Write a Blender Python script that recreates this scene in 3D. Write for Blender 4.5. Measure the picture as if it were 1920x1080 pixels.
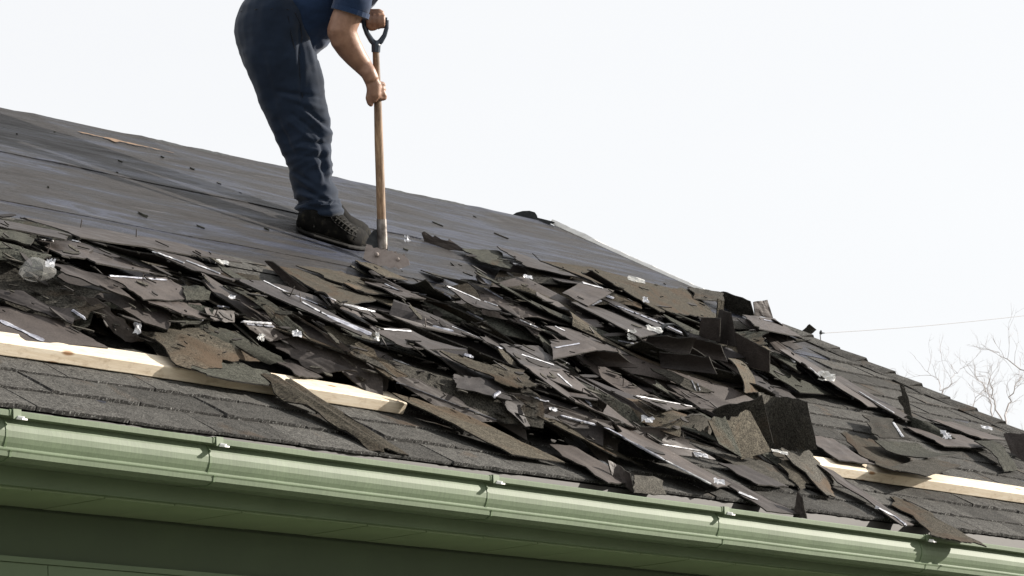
import bpy, bmesh, math, random
import numpy as np
from mathutils import Vector, Matrix, noise as mnoise

random.seed(7)
RNG = np.random.default_rng(7)
SC = bpy.context.scene
for o in list(bpy.data.objects):
    bpy.data.objects.remove(o)
COL = SC.collection

# ------------------------------------------------------------------ camera
F = 6597.2
PIT, YAW, ROLL, A = .192844, .920563, -.0526654, .566557
CAM = np.array([-6.55099, -6.25360, -1.45518])
FW = np.array([math.sin(YAW) * math.cos(PIT), math.cos(YAW) * math.cos(PIT), math.sin(PIT)])
_r = np.array([math.cos(YAW), -math.sin(YAW), 0.0])
_u = np.cross(_r, FW)
RT = math.cos(ROLL) * _r + math.sin(ROLL) * _u
UP = -math.sin(ROLL) * _r + math.cos(ROLL) * _u
cd = bpy.data.cameras.new('camera')
cam = bpy.data.objects.new('camera', cd)
COL.objects.link(cam)
cd.sensor_width = 36.0
cd.lens = F / 1920 * 36.0
cd.clip_start = .1
cd.clip_end = 900
M = Matrix(((RT[0], UP[0], -FW[0], CAM[0]), (RT[1], UP[1], -FW[1], CAM[1]), (RT[2], UP[2], -FW[2], CAM[2]), (0, 0, 0, 1)))
cam.matrix_world = M
SC.camera = cam
SC.render.resolution_x = 1920
SC.render.resolution_y = 1080

# ------------------------------------------------------------------ light
SUN_EL, SUN_PH = math.radians(21), math.radians(30)          # azimuth measured from +X towards -Y
SDIR = Vector((math.cos(SUN_EL) * math.cos(SUN_PH), -math.cos(SUN_EL) * math.sin(SUN_PH), math.sin(SUN_EL)))
w = bpy.data.worlds.new('World')
SC.world = w
w.use_nodes = True
wn, wl = w.node_tree.nodes, w.node_tree.links
wn.clear()
wo = wn.new('ShaderNodeOutputWorld')
bg1 = wn.new('ShaderNodeBackground')
bg2 = wn.new('ShaderNodeBackground')
mx = wn.new('ShaderNodeMixShader')
sky = wn.new('ShaderNodeTexSky')
sky.sky_type = 'NISHITA'
sky.sun_disc = False
sky.sun_elevation = SUN_EL
sky.sun_rotation = math.atan2(SDIR.x, SDIR.y)
wl.new(sky.outputs[0], bg1.inputs[0])
bg1.inputs[1].default_value = .1
# thin high cloud: bright white, very low contrast
tc = wn.new('ShaderNodeTexCoord')
mp = wn.new('ShaderNodeMapping'); mp.inputs['Scale'].default_value = (1.2, 1.2, 5)
nz = wn.new('ShaderNodeTexNoise'); nz.inputs['Scale'].default_value = 1.6; nz.inputs['Detail'].default_value = 5
cr = wn.new('ShaderNodeValToRGB')
cr.color_ramp.elements[0].position = .3; cr.color_ramp.elements[0].color = (.965, .966, .975, 1)
cr.color_ramp.elements[1].position = .7; cr.color_ramp.elements[1].color = (1.0, 1.0, 1.0, 1)
wl.new(tc.outputs['Generated'], mp.inputs[0]); wl.new(mp.outputs[0], nz.inputs[0]); wl.new(nz.outputs[0], cr.inputs[0])
wl.new(cr.outputs[0], bg2.inputs[0])
bg2.inputs[1].default_value = .56
mx.inputs[0].default_value = .92
wl.new(bg1.outputs[0], mx.inputs[1]); wl.new(bg2.outputs[0], mx.inputs[2]); wl.new(mx.outputs[0], wo.inputs[0])

sd = bpy.data.lights.new('sun', 'SUN')
sd.energy = 5.0
sd.angle = math.radians(.6)
sd.color = (1.0, .93, .84)
so = bpy.data.objects.new('sun', sd)
COL.objects.link(so)
so.location = (10, -10, 12)
so.rotation_euler = SDIR.to_track_quat('Z', 'Y').to_euler()

SC.view_settings.view_transform = 'Standard'
SC.view_settings.look = 'None'
SC.view_settings.gamma = 1
SC.view_settings.exposure = .85
SC.view_settings.use_curve_mapping = False

# ------------------------------------------------------------------ geometry helpers
CA, SA = math.cos(A), math.sin(A)
NRM = np.array([0, -SA, CA])
DN = np.array([0, -CA, -SA])            # down the slope


def R(X, s, h=0.0):
    return np.array([X, s * CA - h * SA, s * SA + h * CA])


def proj(v):
    d = np.asarray(v) - CAM
    z = d @ FW
    return 960 + F * (d @ RT) / z, 540 - F * (d @ UP) / z, z


def ray(x, y):
    return FW + RT * ((x - 960) / F) + UP * ((540 - y) / F)


def at_depth(x, y, z):
    return CAM + ray(x, y) * z


def on_roof(x, y, h=0.0):
    d = ray(x, y)
    t = (h - CAM @ NRM) / (d @ NRM)
    P = CAM + t * d
    return P[0], P[1] * CA + P[2] * SA, t


def at_y(x, y, Y):
    d = ray(x, y)
    return CAM + d * ((Y - CAM[1]) / d[1])


def ridge_s(X):
    return 3.155 + .035 * X


def hip_x(s):
    return 5.70 + .48 * (3.36 - s)


def empty(name, loc=(0, 0, 0), parent=None):
    o = bpy.data.objects.new(name, None)
    o.empty_display_size = .1
    COL.objects.link(o)
    o.location = loc
    if parent: o.parent = parent
    return o


def tag(o, label=None, cat=None, group=None, kind=None):
    if label: o['label'] = label
    if cat: o['category'] = cat
    if group: o['group'] = group
    if kind: o['kind'] = kind
    return o


def mk(name, verts, faces, mats, parent=None, smooth=False, mi=None, uv=None, origin=None, recalc=True):
    """one mesh object; verts in world space, origin = world position of the object"""
    verts = np.asarray(verts, float)
    if origin is None:
        org = np.zeros(3) if parent is not None else verts.mean(0)
    else:
        org = np.asarray(origin, float)
    me = bpy.data.meshes.new(name)
    me.from_pydata([tuple(v - org) for v in verts], [], [tuple(f) for f in faces])
    if not isinstance(mats, (list, tuple)): mats = [mats]
    for m in mats: me.materials.append(m)
    if mi is not None: me.polygons.foreach_set('material_index', list(mi))
    if uv is not None:
        lay = me.uv_layers.new(name='UVMap')
        li = np.zeros(len(me.loops), int); me.loops.foreach_get('vertex_index', li)
        lay.data.foreach_set('uv', np.asarray(uv, float)[li].ravel())
    if recalc:
        bm = bmesh.new(); bm.from_mesh(me)
        bmesh.ops.recalc_face_normals(bm, faces=bm.faces)
        bm.to_mesh(me); bm.free()
    if smooth: me.polygons.foreach_set('use_smooth', [True] * len(me.polygons))
    me.update()
    o = bpy.data.objects.new(name, me)
    COL.objects.link(o)
    if parent is not None:
        o.parent = parent
        o.location = tuple(org - np.array(parent.get('_w', (0, 0, 0)))) if '_w' in parent else tuple(org)
    else:
        o.location = tuple(org)
    return o


def hexa(p):
    """8 corners -> box faces: 0-3 one side, 4-7 the opposite side, same order"""
    return p, [(0, 1, 2, 3), (7, 6, 5, 4), (0, 4, 5, 1), (1, 5, 6, 2), (2, 6, 7, 3), (3, 7, 4, 0)]


def join(parts):
    V, Fc = [], []
    for v, f in parts:
        n = len(V)
        V += [tuple(q) for q in v]
        Fc += [tuple(i + n for i in g) for g in f]
    return V, Fc


def box(c, e0, e1, e2):
    """centre and three half-extent vectors"""
    c = np.asarray(c, float); e0, e1, e2 = map(lambda q: np.asarray(q, float), (e0, e1, e2))
    p = [c - e0 - e1 - e2, c + e0 - e1 - e2, c + e0 + e1 - e2, c - e0 + e1 - e2,
         c - e0 - e1 + e2, c + e0 - e1 + e2, c + e0 + e1 + e2, c - e0 + e1 + e2]
    return hexa(p)


def tube(pts, rad, n=12, ru=None, up=(0, 0, 1), caps=True):
    """tapered tube along pts; rad list or scalar; ru = optional second radius list (elliptic)"""
    pts = [np.asarray(p, float) for p in pts]
    m = len(pts)
    if np.isscalar(rad): rad = [rad] * m
    if ru is None: ru = rad
    if np.isscalar(ru): ru = [ru] * m
    V = []; up = np.asarray(up, float)
    for i in range(m):
        t = pts[min(i + 1, m - 1)] - pts[max(i - 1, 0)]
        t = t / (np.linalg.norm(t) + 1e-9)
        a = np.cross(up, t)
        if np.linalg.norm(a) < .05: a = np.cross(np.array([1., 0, 0]), t)
        a /= np.linalg.norm(a); b = np.cross(t, a)
        for k in range(n):
            q = 2 * math.pi * k / n
            V.append(pts[i] + a * math.cos(q) * rad[i] + b * math.sin(q) * ru[i])
    Fc = [(i * n + k, i * n + (k + 1) % n, (i + 1) * n + (k + 1) % n, (i + 1) * n + k) for i in range(m - 1) for k in range(n)]
    if caps:
        Fc.append(tuple(range(n - 1, -1, -1))); Fc.append(tuple((m - 1) * n + k for k in range(n)))
    return V, Fc


def ball(c, r, nu=14, nv=9, ax=None):
    c = np.asarray(c, float)
    if np.isscalar(r): r = (r, r, r)
    ax = ax or (np.array([1., 0, 0]), np.array([0, 1., 0]), np.array([0, 0, 1.]))
    V = [c + ax[2] * r[2]]
    for i in range(1, nv):
        t = math.pi * i / nv
        for k in range(nu):
            p = 2 * math.pi * k / nu
            V.append(c + ax[0] * r[0] * math.sin(t) * math.cos(p) + ax[1] * r[1] * math.sin(t) * math.sin(p) + ax[2] * r[2] * math.cos(t))
    V.append(c - ax[2] * r[2])
    Fc = [(0, 1 + k, 1 + (k + 1) % nu) for k in range(nu)]
    for i in range(nv - 2):
        for k in range(nu):
            a0 = 1 + i * nu
            Fc.append((a0 + k, a0 + nu + k, a0 + nu + (k + 1) % nu, a0 + (k + 1) % nu))
    a0 = 1 + (nv - 2) * nu
    Fc += [(len(V) - 1, a0 + (k + 1) % nu, a0 + k) for k in range(nu)]
    return V, Fc


# ------------------------------------------------------------------ materials
class Mat:
    def __init__(s, name, rough=.8, spec=.3):
        s.m = bpy.data.materials.new(name); s.m.use_nodes = True
        s.n = s.m.node_tree.nodes; s.l = s.m.node_tree.links
        s.b = s.n['Principled BSDF']
        s.b.inputs['Roughness'].default_value = rough
        s.b.inputs['Specular IOR Level'].default_value = spec
        s._co = None

    def coord(s, kind='Object', scale=(1, 1, 1), rot=(0, 0, 0), rnd=False):
        t = s.n.new('ShaderNodeTexCoord'); m = s.n.new('ShaderNodeMapping')
        m.inputs['Scale'].default_value = scale; m.inputs['Rotation'].default_value = rot
        s.l.new(t.outputs[kind], m.inputs[0])
        if rnd:
            oi = s.n.new('ShaderNodeObjectInfo'); mu = s.n.new('ShaderNodeMath'); mu.operation = 'MULTIPLY'
            mu.inputs[1].default_value = 57.0
            s.l.new(oi.outputs['Random'], mu.inputs[0]); s.l.new(mu.outputs[0], m.inputs['Location'])
        return m.outputs[0]

    def noise(s, co, scale, detail=3, rough=.55, dist=0.0):
        t = s.n.new('ShaderNodeTexNoise')
        t.inputs['Scale'].default_value = scale; t.inputs['Detail'].default_value = detail
        t.inputs['Roughness'].default_value = rough; t.inputs['Distortion'].default_value = dist
        if co is not None: s.l.new(co, t.inputs['Vector'])
        return t.outputs[0]

    def ramp(s, fac, stops):
        r = s.n.new('ShaderNodeValToRGB')
        while len(r.color_ramp.elements) > len(stops): r.color_ramp.elements.remove(r.color_ramp.elements[-1])
        while len(r.color_ramp.elements) < len(stops): r.color_ramp.elements.new(.5)
        for e, (p, c) in zip(r.color_ramp.elements, stops):
            e.position = p
            e.color = (c, c, c, 1) if np.isscalar(c) else (*c, 1)
        s.l.new(fac, r.inputs[0])
        return r.outputs[0]

    def mix(s, fac, a, b, mode='MIX'):
        m = s.n.new('ShaderNodeMix'); m.data_type = 'RGBA'; m.blend_type = mode
        for i, v in ((0, fac), (6, a), (7, b)):
            if isinstance(v, (int, float)): m.inputs[i].default_value = v
            elif isinstance(v, tuple): m.inputs[i].default_value = (*v, 1)
            else: s.l.new(v, m.inputs[i])
        return m.outputs[2]

    def rand(s):
        return s.n.new('ShaderNodeObjectInfo').outputs['Random']

    def math(s, op, a, b):
        m = s.n.new('ShaderNodeMath'); m.operation = op
        for i, v in ((0, a), (1, b)):
            if isinstance(v, (int, float)): m.inputs[i].default_value = v
            else: s.l.new(v, m.inputs[i])
        return m.outputs[0]

    def color(s, c):
        if isinstance(c, tuple): s.b.inputs['Base Color'].default_value = (*c, 1)
        else: s.l.new(c, s.b.inputs['Base Color'])
        return s

    def bump(s, h, strength=.3, dist=.002):
        b = s.n.new('ShaderNodeBump'); b.inputs['Strength'].default_value = strength; b.inputs['Distance'].default_value = dist
        s.l.new(h, b.inputs['Height']); s.l.new(b.outputs[0], s.b.inputs['Normal'])
        return s


def granule_mat(name, dark, light, stain=.0, kind='UV', stain_col=(.078, .055, .037)):
    q = Mat(name, .95, .1)
    co = q.coord(kind, rnd=(kind == 'UV'))
    sp = q.noise(co, 190, 3, .75)
    base = q.ramp(sp, [(.34, tuple(np.array(dark) * .35)), (.5, tuple((np.array(dark) + np.array(light)) / 2)), (.64, tuple(np.array(light) * 1.35))])
    med = q.ramp(q.noise(co, 38, 4, .6), [(.35, .72), (.65, 1.15)])
    c = q.mix(1.0, base, med, 'MULTIPLY')
    big = q.noise(co, 4.2, 5, .62, .6)
    if stain > 0:
        f = q.ramp(big, [(.62 - stain * .22, 0.), (.76 - stain * .18, 1.)])
        c = q.mix(q.mix(1.0, f, q.ramp(sp, [(.3, .5), (.6, .95)]), 'MULTIPLY'), c, stain_col)
    tone = q.ramp(q.rand(), [(0, .68), (1, 1.25)])
    c = q.mix(1.0, c, tone, 'MULTIPLY')
    q.color(c).bump(sp, .8, .003)
    return q.m


M_SHIN = granule_mat('weathered shingle granules', (.036, .035, .033), (.086, .084, .078), .12)
M_GRAN = granule_mat('torn shingle granules', (.036, .034, .030), (.080, .075, .064), .3)
M_GRANS = granule_mat('torn shingle granules with rusty bald spots', (.040, .036, .029), (.088, .078, .060), .6)
M_GRANG = granule_mat('greenish shingle granules', (.030, .031, .026), (.070, .071, .059), .1)


q = Mat('weathered tab edge with painted sparkle', .9, .3)
q.color(q.ramp(q.noise(q.coord('Object'), 150, 3, .75), [(.40, (.018, .017, .016)), (.56, (.055, .053, .05)), (.66, (.30, .30, .29))])); M_TABE = q.m  # worn granules; the pale specks paint a lit edge's sparkle into the colour


def back_mat():
    q = Mat('shingle back asphalt', .66, .22)
    co = q.coord('UV', rnd=True)
    n1 = q.noise(co, 9, 5, .6)
    c = q.ramp(n1, [(.3, (.031, .027, .026)), (.7, (.060, .053, .050))])
    dust = q.ramp(q.noise(co, 160, 3, .7), [(.35, .7), (.75, 1.5)])
    c = q.mix(1.0, c, dust, 'MULTIPLY')
    tone = q.ramp(q.rand(), [(0, (.70, .71, .76)), (.5, (.98, .95, .93)), (1, (1.32, 1.24, 1.18))])
    c = q.mix(1.0, c, tone, 'MULTIPLY')
    q.color(c).bump(q.noise(co, 230, 3), .35, .0015)
    q.l.new(q.ramp(q.noise(co, 14, 3), [(.3, .5), (.7, .78)]), q.b.inputs['Roughness'])
    return q.m


M_BACK = back_mat()
q = Mat('torn asphalt edge', .9, .2)
q.color(q.ramp(q.noise(q.coord('Object'), 180, 3), [(.35, (.012, .011, .010)), (.7, (.05, .046, .04))])).bump(q.noise(q.coord('Object'), 250, 2), .8, .003)
M_EDGE = q.m

q = Mat('roof felt', .62, .22)
co = q.coord('Object', (1, 1, 1), (-A, 0, 0))
st = q.coord('Object', (.5, 5, 1), (-A, 0, .04))
s1 = q.noise(st, 2.0, 8, .68, .9)
c = q.ramp(s1, [(.3, (.014, .013, .013)), (.45, (.027, .024, .023)), (.53, (.022, .023, .028)), (.60,(.040,.046,.070)), (.66,(.025,.025,.028)), (.8, (.033, .030, .029))])
fine = q.ramp(q.noise(q.coord('Object', (.6, 40, 1), (-A, 0, 0)), 3, 4, .6), [(.32, .74), (.68, 1.2)])
c = q.mix(1.0, c, fine, 'MULTIPLY')
spk = q.ramp(q.noise(q.coord('Object', (1, 2.2, 1), (-A, 0, 0)), 120, 3, .75), [(.35, .62), (.68, 1.4)])
c = q.mix(1.0, c, spk, 'MULTIPLY')
spots = q.ramp(q.noise(q.coord('Object', (1, 3, 1), (-A, 0, 0)), 11, 3, .6), [(.0, .35), (.26, .55), (.31, 1.0)])
c = q.mix(1.0, c, spots, 'MULTIPLY')
scuff = q.ramp(q.noise(q.coord('Object', (.5, 16, 1), (-A, .0, .08)), 5, 2, .5), [(.70, 0.), (.76, .6)])
c = q.mix(scuff, c, (.17, .17, .18))
q.color(c).bump(q.noise(q.coord('Object', (1.2, 7, 1), (-A, 0, .05)), 5, 8, .7), .9, .012)
q.l.new(q.ramp(s1, [(.35, .62), (.6, .42)]), q.b.inputs['Roughness'])
M_FELT = q.m


def paint(name, col, rough=.45, streak=False):
    q = Mat(name, rough, .4)
    co = q.coord('Object')
    n = q.ramp(q.noise(co, 3, 5, .6), [(.3, .86), (.7, 1.1)])
    c = q.mix(1.0, col, n, 'MULTIPLY')
    if streak:
        s2 = q.ramp(q.noise(q.coord('Object', (30, 30, 1.2)), 4.5, 4, .7), [(.36, .86), (.6, 1.05)])
        c = q.mix(1.0, c, s2, 'MULTIPLY')
        chalk = q.ramp(q.noise(co, 420, 2, .6), [(.68, 0.), (.78, .5)])
        c = q.mix(chalk, c, (.42, .44, .34))
        dirt = q.ramp(q.noise(q.coord('Object', (5, 5, 40)), 3, 4, .7), [(.60, 0.), (.78, .45)])
        c = q.mix(dirt, c, (.10, .12, .075))
    q.color(c).bump(q.noise(co, 60, 3), .12, .001)
    return q.m


M_GUT = paint('chalky green gutter paint', (.108, .146, .084), .62, True)
M_TRIM = paint('green fascia paint', (.092, .134, .068), .6)
M_SOF = paint('green soffit paint', (.165, .220, .118), .65)
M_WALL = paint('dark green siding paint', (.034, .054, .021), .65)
M_DRIP = paint('dark drip edge', (.035, .032, .028), .6)

q = Mat('pine lumber', .7, .3)
co = q.coord('Object', (1, 1, 1))
gr = q.noise(q.coord('Object', (1.6, 22, 22)), 4.5, 6, .7, .8)
c = q.ramp(gr, [(.3, (.56, .46, .33)), (.52, (.68, .59, .46)), (.7, (.73, .66, .54))])
kn = q.n.new('ShaderNodeTexVoronoi'); kn.inputs['Scale'].default_value = 3.4
q.l.new(q.coord('Object', (1, 3.4, 3.4)), kn.inputs['Vector'])
kf = q.ramp(kn.outputs['Distance'], [(.0, 1.), (.055, .9), (.10, 0.)])
c = q.mix(kf, c, (.24, .12, .045))
smx = q.ramp(q.noise(q.coord('Object', (2.5, 5, 5)), 9, 5, .7), [(.54, 0.), (.72, .55)])
c = q.mix(smx, c, (.33, .24, .15))
q.color(c).bump(gr, .25, .002)
M_PINE = q.m

q = Mat('bare sheathing wood', .8, .2)
q.color(q.ramp(q.noise(q.coord('Object', (2, 26, 10)), 4, 4), [(.3, (.13, .088, .062)), (.7, (.27, .185, .125))]))
M_BARE = q.m

q = Mat('release tape film', .32, .6)
tn = q.noise(q.coord('Object', (1, 1, 1)), 24, 4, .7)
q.color(q.ramp(tn, [(.34, (.10, .10, .125)), (.5, (.26, .27, .32)), (.7, (.56, .57, .62))]))
q.bump(q.noise(q.coord('Object'), 60, 3), .4, .003)
M_TAPE = q.m
q = Mat('bright release tape film', .35, .6)
q.color(q.ramp(q.noise(q.coord('Object'), 30, 4, .7), [(.3, (.22, .225, .25)), (.5, (.48, .485, .51)), (.68, (.82, .82, .84))]))
q.bump(q.noise(q.coord('Object'), 60, 3), .4, .003)
M_TAPEB = q.m
q = Mat('crumpled plastic scrap', .25, .6)
q.color(q.ramp(q.noise(q.coord('Object'), 25, 4, .7), [(.3, (.55, .54, .50)), (.65, (.85, .84, .80))]))
q.b.inputs['Transmission Weight'].default_value = .25
M_PLAS = q.m
q = Mat('clear plastic', .18, .6)
q.color((.8, .8, .78)); q.b.inputs['Alpha'].default_value = .16
M_CLEAR = q.m
q = Mat('rusty nail steel', .5, .5); q.b.inputs['Metallic'].default_value = .6; q.color((.06, .05, .045)); M_NAIL = q.m
q = Mat('dark roofing roll', .8, .3); q.color(q.ramp(q.noise(q.coord('Object'), 60, 4), [(.3, (.018, .02, .022)), (.7, (.045, .048, .05))])); M_BLACK = q.m
q = Mat('pale hip flashing', .5, .4)
q.color(q.ramp(q.noise(q.coord('Object'), 12, 5), [(.3, (.74, .73, .70)), (.6, (.82, .81, .79))])); M_FLASH = q.m


# ------------------------------------------------------------------ the ground (far below the roof)
q = Mat('pale gravel and dry winter lawn', .95, .2)
q.color(q.ramp(q.noise(q.coord('Object'), 3.0, 8, .7), [(.35, (.20, .20, .16)), (.65, (.36, .35, .31))])).bump(q.noise(q.coord('Object'), 90, 4), 1, .03)
g = mk('ground', [(-300, -300, -3.15), (300, -300, -3.15), (300, 300, -3.15), (-300, 300, -3.15)], [(0, 1, 2, 3)], q.m)
tag(g, kind='structure')

# ------------------------------------------------------------------ the house
house = empty('house', (2, 0, -3.15))
tag(house, 'green house with half stripped shingle roof, gutter and wood soffit', 'house')
house['_w'] = (2.0, 0.0, -3.15)
XL = -3.2


def hpart(name, v, f, m, **k):
    o = mk(name, v, f, m, parent=house, origin=np.mean(np.asarray(v, float), 0), **k)
    return o


# roof body (sheathing below the felt) : front plane + hip side + back
XR = hip_x(0)
rt = R(5.70, 3.36); rl = R(XL, ridge_s(XL))
c0 = R(XL, 0, -.006); c1 = R(XR, 0, -.006); c2 = R(5.70, 3.355, -.006); c3 = R(XL, ridge_s(XL), -.006)
bl = np.array([XL, 2 * c3[1], 0]); br = np.array([XR, 2 * c2[1], 0])
hpart('roof_deck', [c0, c1, c2, c3, bl, br], [(0, 1, 2, 3), (1, 5, 2), (5, 4, 3, 2), (0, 3, 4)], M_FELT, recalc=False)

# felt strips, lapped: each upper strip lies over the one below
seams = [0.0, .62, 1.28, 2.0, 2.62, 3.42]
for i in range(len(seams) - 1):
    s0, s1 = seams[i] - (.05 if i else -.01), seams[i + 1] + .02
    V = []; Fc = []
    n = 90
    for k in range(n + 1):
        t = k / n
        for j, s in enumerate((s0, (s0 + s1) / 2, s1)):
            se = s
            if j == 0: se = s0 + .008 * mnoise.noise(Vector((t * 20, i * 3.3, 0))) + (.012 * math.sin(t * 7 + i))
            hx = hip_x(se)
            X = XL + (hx - XL) * t
            if j == 2: se = min(se, ridge_s(X) + .004)
            if i == len(seams) - 2 and j == 1: se = (s0 + ridge_s(X)) / 2
            lift = .0015 + i * .0008
            if j == 0: lift = .0035 + i * .0008 + .005 * max(0, mnoise.noise(Vector((t * 38, i * 5.1, 2))))
            if i == len(seams) - 2 and j == 2: lift += .008 * max(0, mnoise.noise(Vector((t * 45, 9, 2)))) + .002
            V.append(R(X, se, lift + .0035 * mnoise.noise(Vector((X * 2.2, se * 3, 7)))))
    m0 = len(V)
    for k in range(n + 1): V.append(np.array(V[k * 3]) - NRM * .0045)
    for k in range(n):
        a = k * 3
        Fc += [(a, a + 3, a + 4, a + 1), (a + 1, a + 4, a + 5, a + 2), (m0 + k, m0 + k + 1, a + 3, a)]
    hpart('felt_strip', V, Fc, M_FELT, smooth=False, recalc=False)

# bald sheathing patch near the ridge
V = []
pp = []
for k in range(61):
    t = k / 60
    x = 146 + 180 * t; y = 246.5 + 40 * t
    wv = max(.3, 4.2 * math.sin(math.pi * min(1, t * 1.1 + .03)) ** .8 * (.55 + 1.1 * mnoise.noise(Vector((t * 7, 1, 0))) + .6 * mnoise.noise(Vector((t * 21, 3, 0)))))
    X, s, _ = on_roof(x, y - wv * .35, .010); X2, s2, _ = on_roof(x, y + wv * .75 + 2.2 * mnoise.noise(Vector((t * 14, 4, 0))), .010)
    V += [R(X, s, .0105), R(X2, s2, .0105)]
hpart('bare_wood_patch', V, [(2 * k, 2 * k + 1, 2 * k + 3, 2 * k + 2) for k in range(60)], M_BARE, recalc=False)

# lifted black felt along the ridge edge
for (xa, ya, xb, yb, th) in [(265, 266, 375, 290, 5), (388, 293, 470, 310, 4), (70, 226, 165, 243, 2.5), (560, 333, 620, 345, 3), (750, 371, 800, 380, 3), (850, 391, 905, 399, 4)]:
    L = []
    for k in range(13):
        t = k / 12
        X, s, z = on_roof(xa + (xb - xa) * t, ya + (yb - ya) * t, .01)
        up = (.0035 + .003 * mnoise.noise(Vector((t * 8, xa, 0)))) * (math.sin(math.pi * t) ** .5) * th / 4
        for q_ in (0, 1):
            L.append(R(X, ridge_s(X) - .02 + .03 * q_, .005 + up * (1 - .2 * q_)))
        L.append(R(X, ridge_s(X) + .03, -.015))
        L.append(R(X, ridge_s(X) - .035, .003))
    hpart('ridge_felt_flap', L, [(4 * k + a, 4 * k + 4 + a, 4 * k + 4 + (a + 1) % 4, 4 * k + (a + 1) % 4) for k in range(12) for a in range(4)], M_BLACK)

# gable-side pale flashing along the bare hip
V = []
N = 40
for k in range(N + 1):
    t = k / N
    s = 3.36 - t * (3.36 - 2.55)
    X = hip_x(s)
    j = .004 * mnoise.noise(Vector((t * 25, 0, 5)))
    wd = .030 if t < .3 else .022
    V += [R(X - .006 + j, s, .004), R(X + .004, s, .017 + .006 * (t < .25) + j), R(X + wd, s + .004, .015 + j), R(X + wd + .02, s, -.03)]
hpart('hip_flashing', V, [(4 * k + a, 4 * k + 4 + a, 4 * k + 5 + a, 4 * k + 1 + a) for k in range(N) for a in range(3)], M_FLASH, recalc=False)

# walls, soffit, fascia, trim
GZ = -3.15


def slab(x0, x1, y0, y1, z0, z1):
    return box(((x0 + x1) / 2, (y0 + y1) / 2, (z0 + z1) / 2), ((x1 - x0) / 2, 0, 0), (0, (y1 - y0) / 2, 0), (0, 0, (z1 - z0) / 2))


WY = .27
BY = bl[1]
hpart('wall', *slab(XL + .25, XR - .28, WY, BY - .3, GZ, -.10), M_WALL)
hpart('fascia_board', *slab(XL, XR, .012, .034, -.193, -.012), M_TRIM)
# soffit boards: run across the eave, butt joints 3 mm
x = XL
random.seed(3)
while x < XR:
    wd = .262
    dz = random.uniform(0, .002)
    if x > -1.6 and x < 5.5:
        hpart('soffit_board', *slab(x, x + wd - .004, .0345, WY - .006, -.196 - dz, -.184 - dz), M_SOF)
    x += wd
hpart('soffit_backing', *slab(XL, XR, .0345, WY - .003, -.183, -.17), M_BLACK)
# wall boards: a wide frieze and the siding courses under it
x = XL
for x0, x1 in [(-1.9, -.052), (-.049, 2.3), (2.303, 4.6)]:
    hpart('wall_board', *slab(x0, x1, WY - .016, WY - .001, -.52, -.345), M_TRIM)
hpart('wall_molding', *slab(XL + .3, XR - .4, WY - .024, WY - .0005, -.344, -.330), M_TRIM)
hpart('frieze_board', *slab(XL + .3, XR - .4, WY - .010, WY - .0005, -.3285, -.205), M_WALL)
hpart('drip_edge', *join([slab(XL, XR, -.003, .0005, -.040, -.006), slab(XL, XR, .001, .011, -.0115, -.008)]), M_DRIP)

# gutter : K profile swept along the eave, falling slightly to the right
PR = [(.008, -.020), (.008, -.148), (-.098, -.161), (-.119, -.152), (-.1215, -.1405), (-.124, -.1365), (-.118, -.1325), (-.104, -.1305),
      (-.100, -.1245), (-.1055, -.114), (-.1100, -.101), (-.1112, -.086), (-.1085, -.072), (-.1035, -.061), (-.1005, -.0545), (-.1245, -.0525), (-.1260, -.0405), (-.1235, -.0375), (-.108, -.0375), (-.108, -.041),
      (-.1215, -.041), (-.1225, -.0495), (-.0975, -.0515), (-.1005, -.062), (-.1055, -.073), (-.1080, -.086), (-.1070, -.100), (-.1025, -.113), (-.097, -.125), (-.103, -.1335), (-.116, -.136), (-.117, -.149), (-.098, -.158), (.0045, -.145), (.0045, -.020)]
gz = lambda X: -.0 - .0058 * X
gut = None
joints = [-5, -.543, .189, 1.36, 2.532, 3.745, 4.95, 6.15, XR + .02]


def sweep(x0, x1, n, grow=0.0):
    V = []; m = len(PR)
    for k in range(n + 1):
        X = x0 + (x1 - x0) * k / n
        wob = .0016 * mnoise.noise(Vector((X * 2.1, 3, 1)))
        for (y, z) in PR:
            cy, cz = -.055, -.09
            gy = grow * (1 if y > cy else -1); g2 = grow * (1 if z > cz else -1)
            bt = .0014 * mnoise.noise(Vector((X * 9, z * 8, 1)))
            V.append((X, y + gy + wob + bt, z + g2 + gz(X) + wob))
    Fc = [(k * m + i, k * m + (i + 1) % m, (k + 1) * m + (i + 1) % m, (k + 1) * m + i) for k in range(n) for i in range(m)]
    Fc += [tuple(range(m)), tuple(n * m + i for i in range(m - 1, -1, -1))]
    return V, Fc


gempty = hpart('gutter', *sweep(XL, XR + .02, 160), M_GUT)
for f_ in gempty.data.polygons: f_.use_smooth = False


def gchild(name, v, f, m, **k):
    v = np.asarray(v, float)
    org = v.mean(0)
    o = mk(name, v, f, m, origin=org, **k)
    o.parent = gempty
    o.location = tuple(org - np.array(gempty.location) - np.array(house['_w']))
    return o


for jx in joints[1:-1]:
    z0 = gz(jx)
    gchild('gutter_joint', *sweep(jx - .0035, jx + .0035, 1, .0016), M_TRIM)
    gchild('gutter_strap', *join([box((jx + .019, -.1165, -.036 + z0), (.0135, 0, 0), (0, .011, 0), (0, 0, .0018)),
                                  box((jx + .019, -.1285, -.047 + z0), (.0135, 0, 0), (0, .0014, 0), (0, 0, .0125))]), M_GUT)
    gchild('strap_screw', *tube([(jx + .021, -.1300, -.055 + z0), (jx + .026, -.145, -.058 + z0)], [.0045, .0035], 8), M_FLASH)
    gchild('strap_hook', *box((jx + .024, -.140, -.060 + z0), (.009, 0, 0), (0, .010, .002), (0, 0, .0022)), M_FLASH)

# ------------------------------------------------------------------ intact shingles: every tab a part
EXP, TAB = .139, .334


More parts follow.
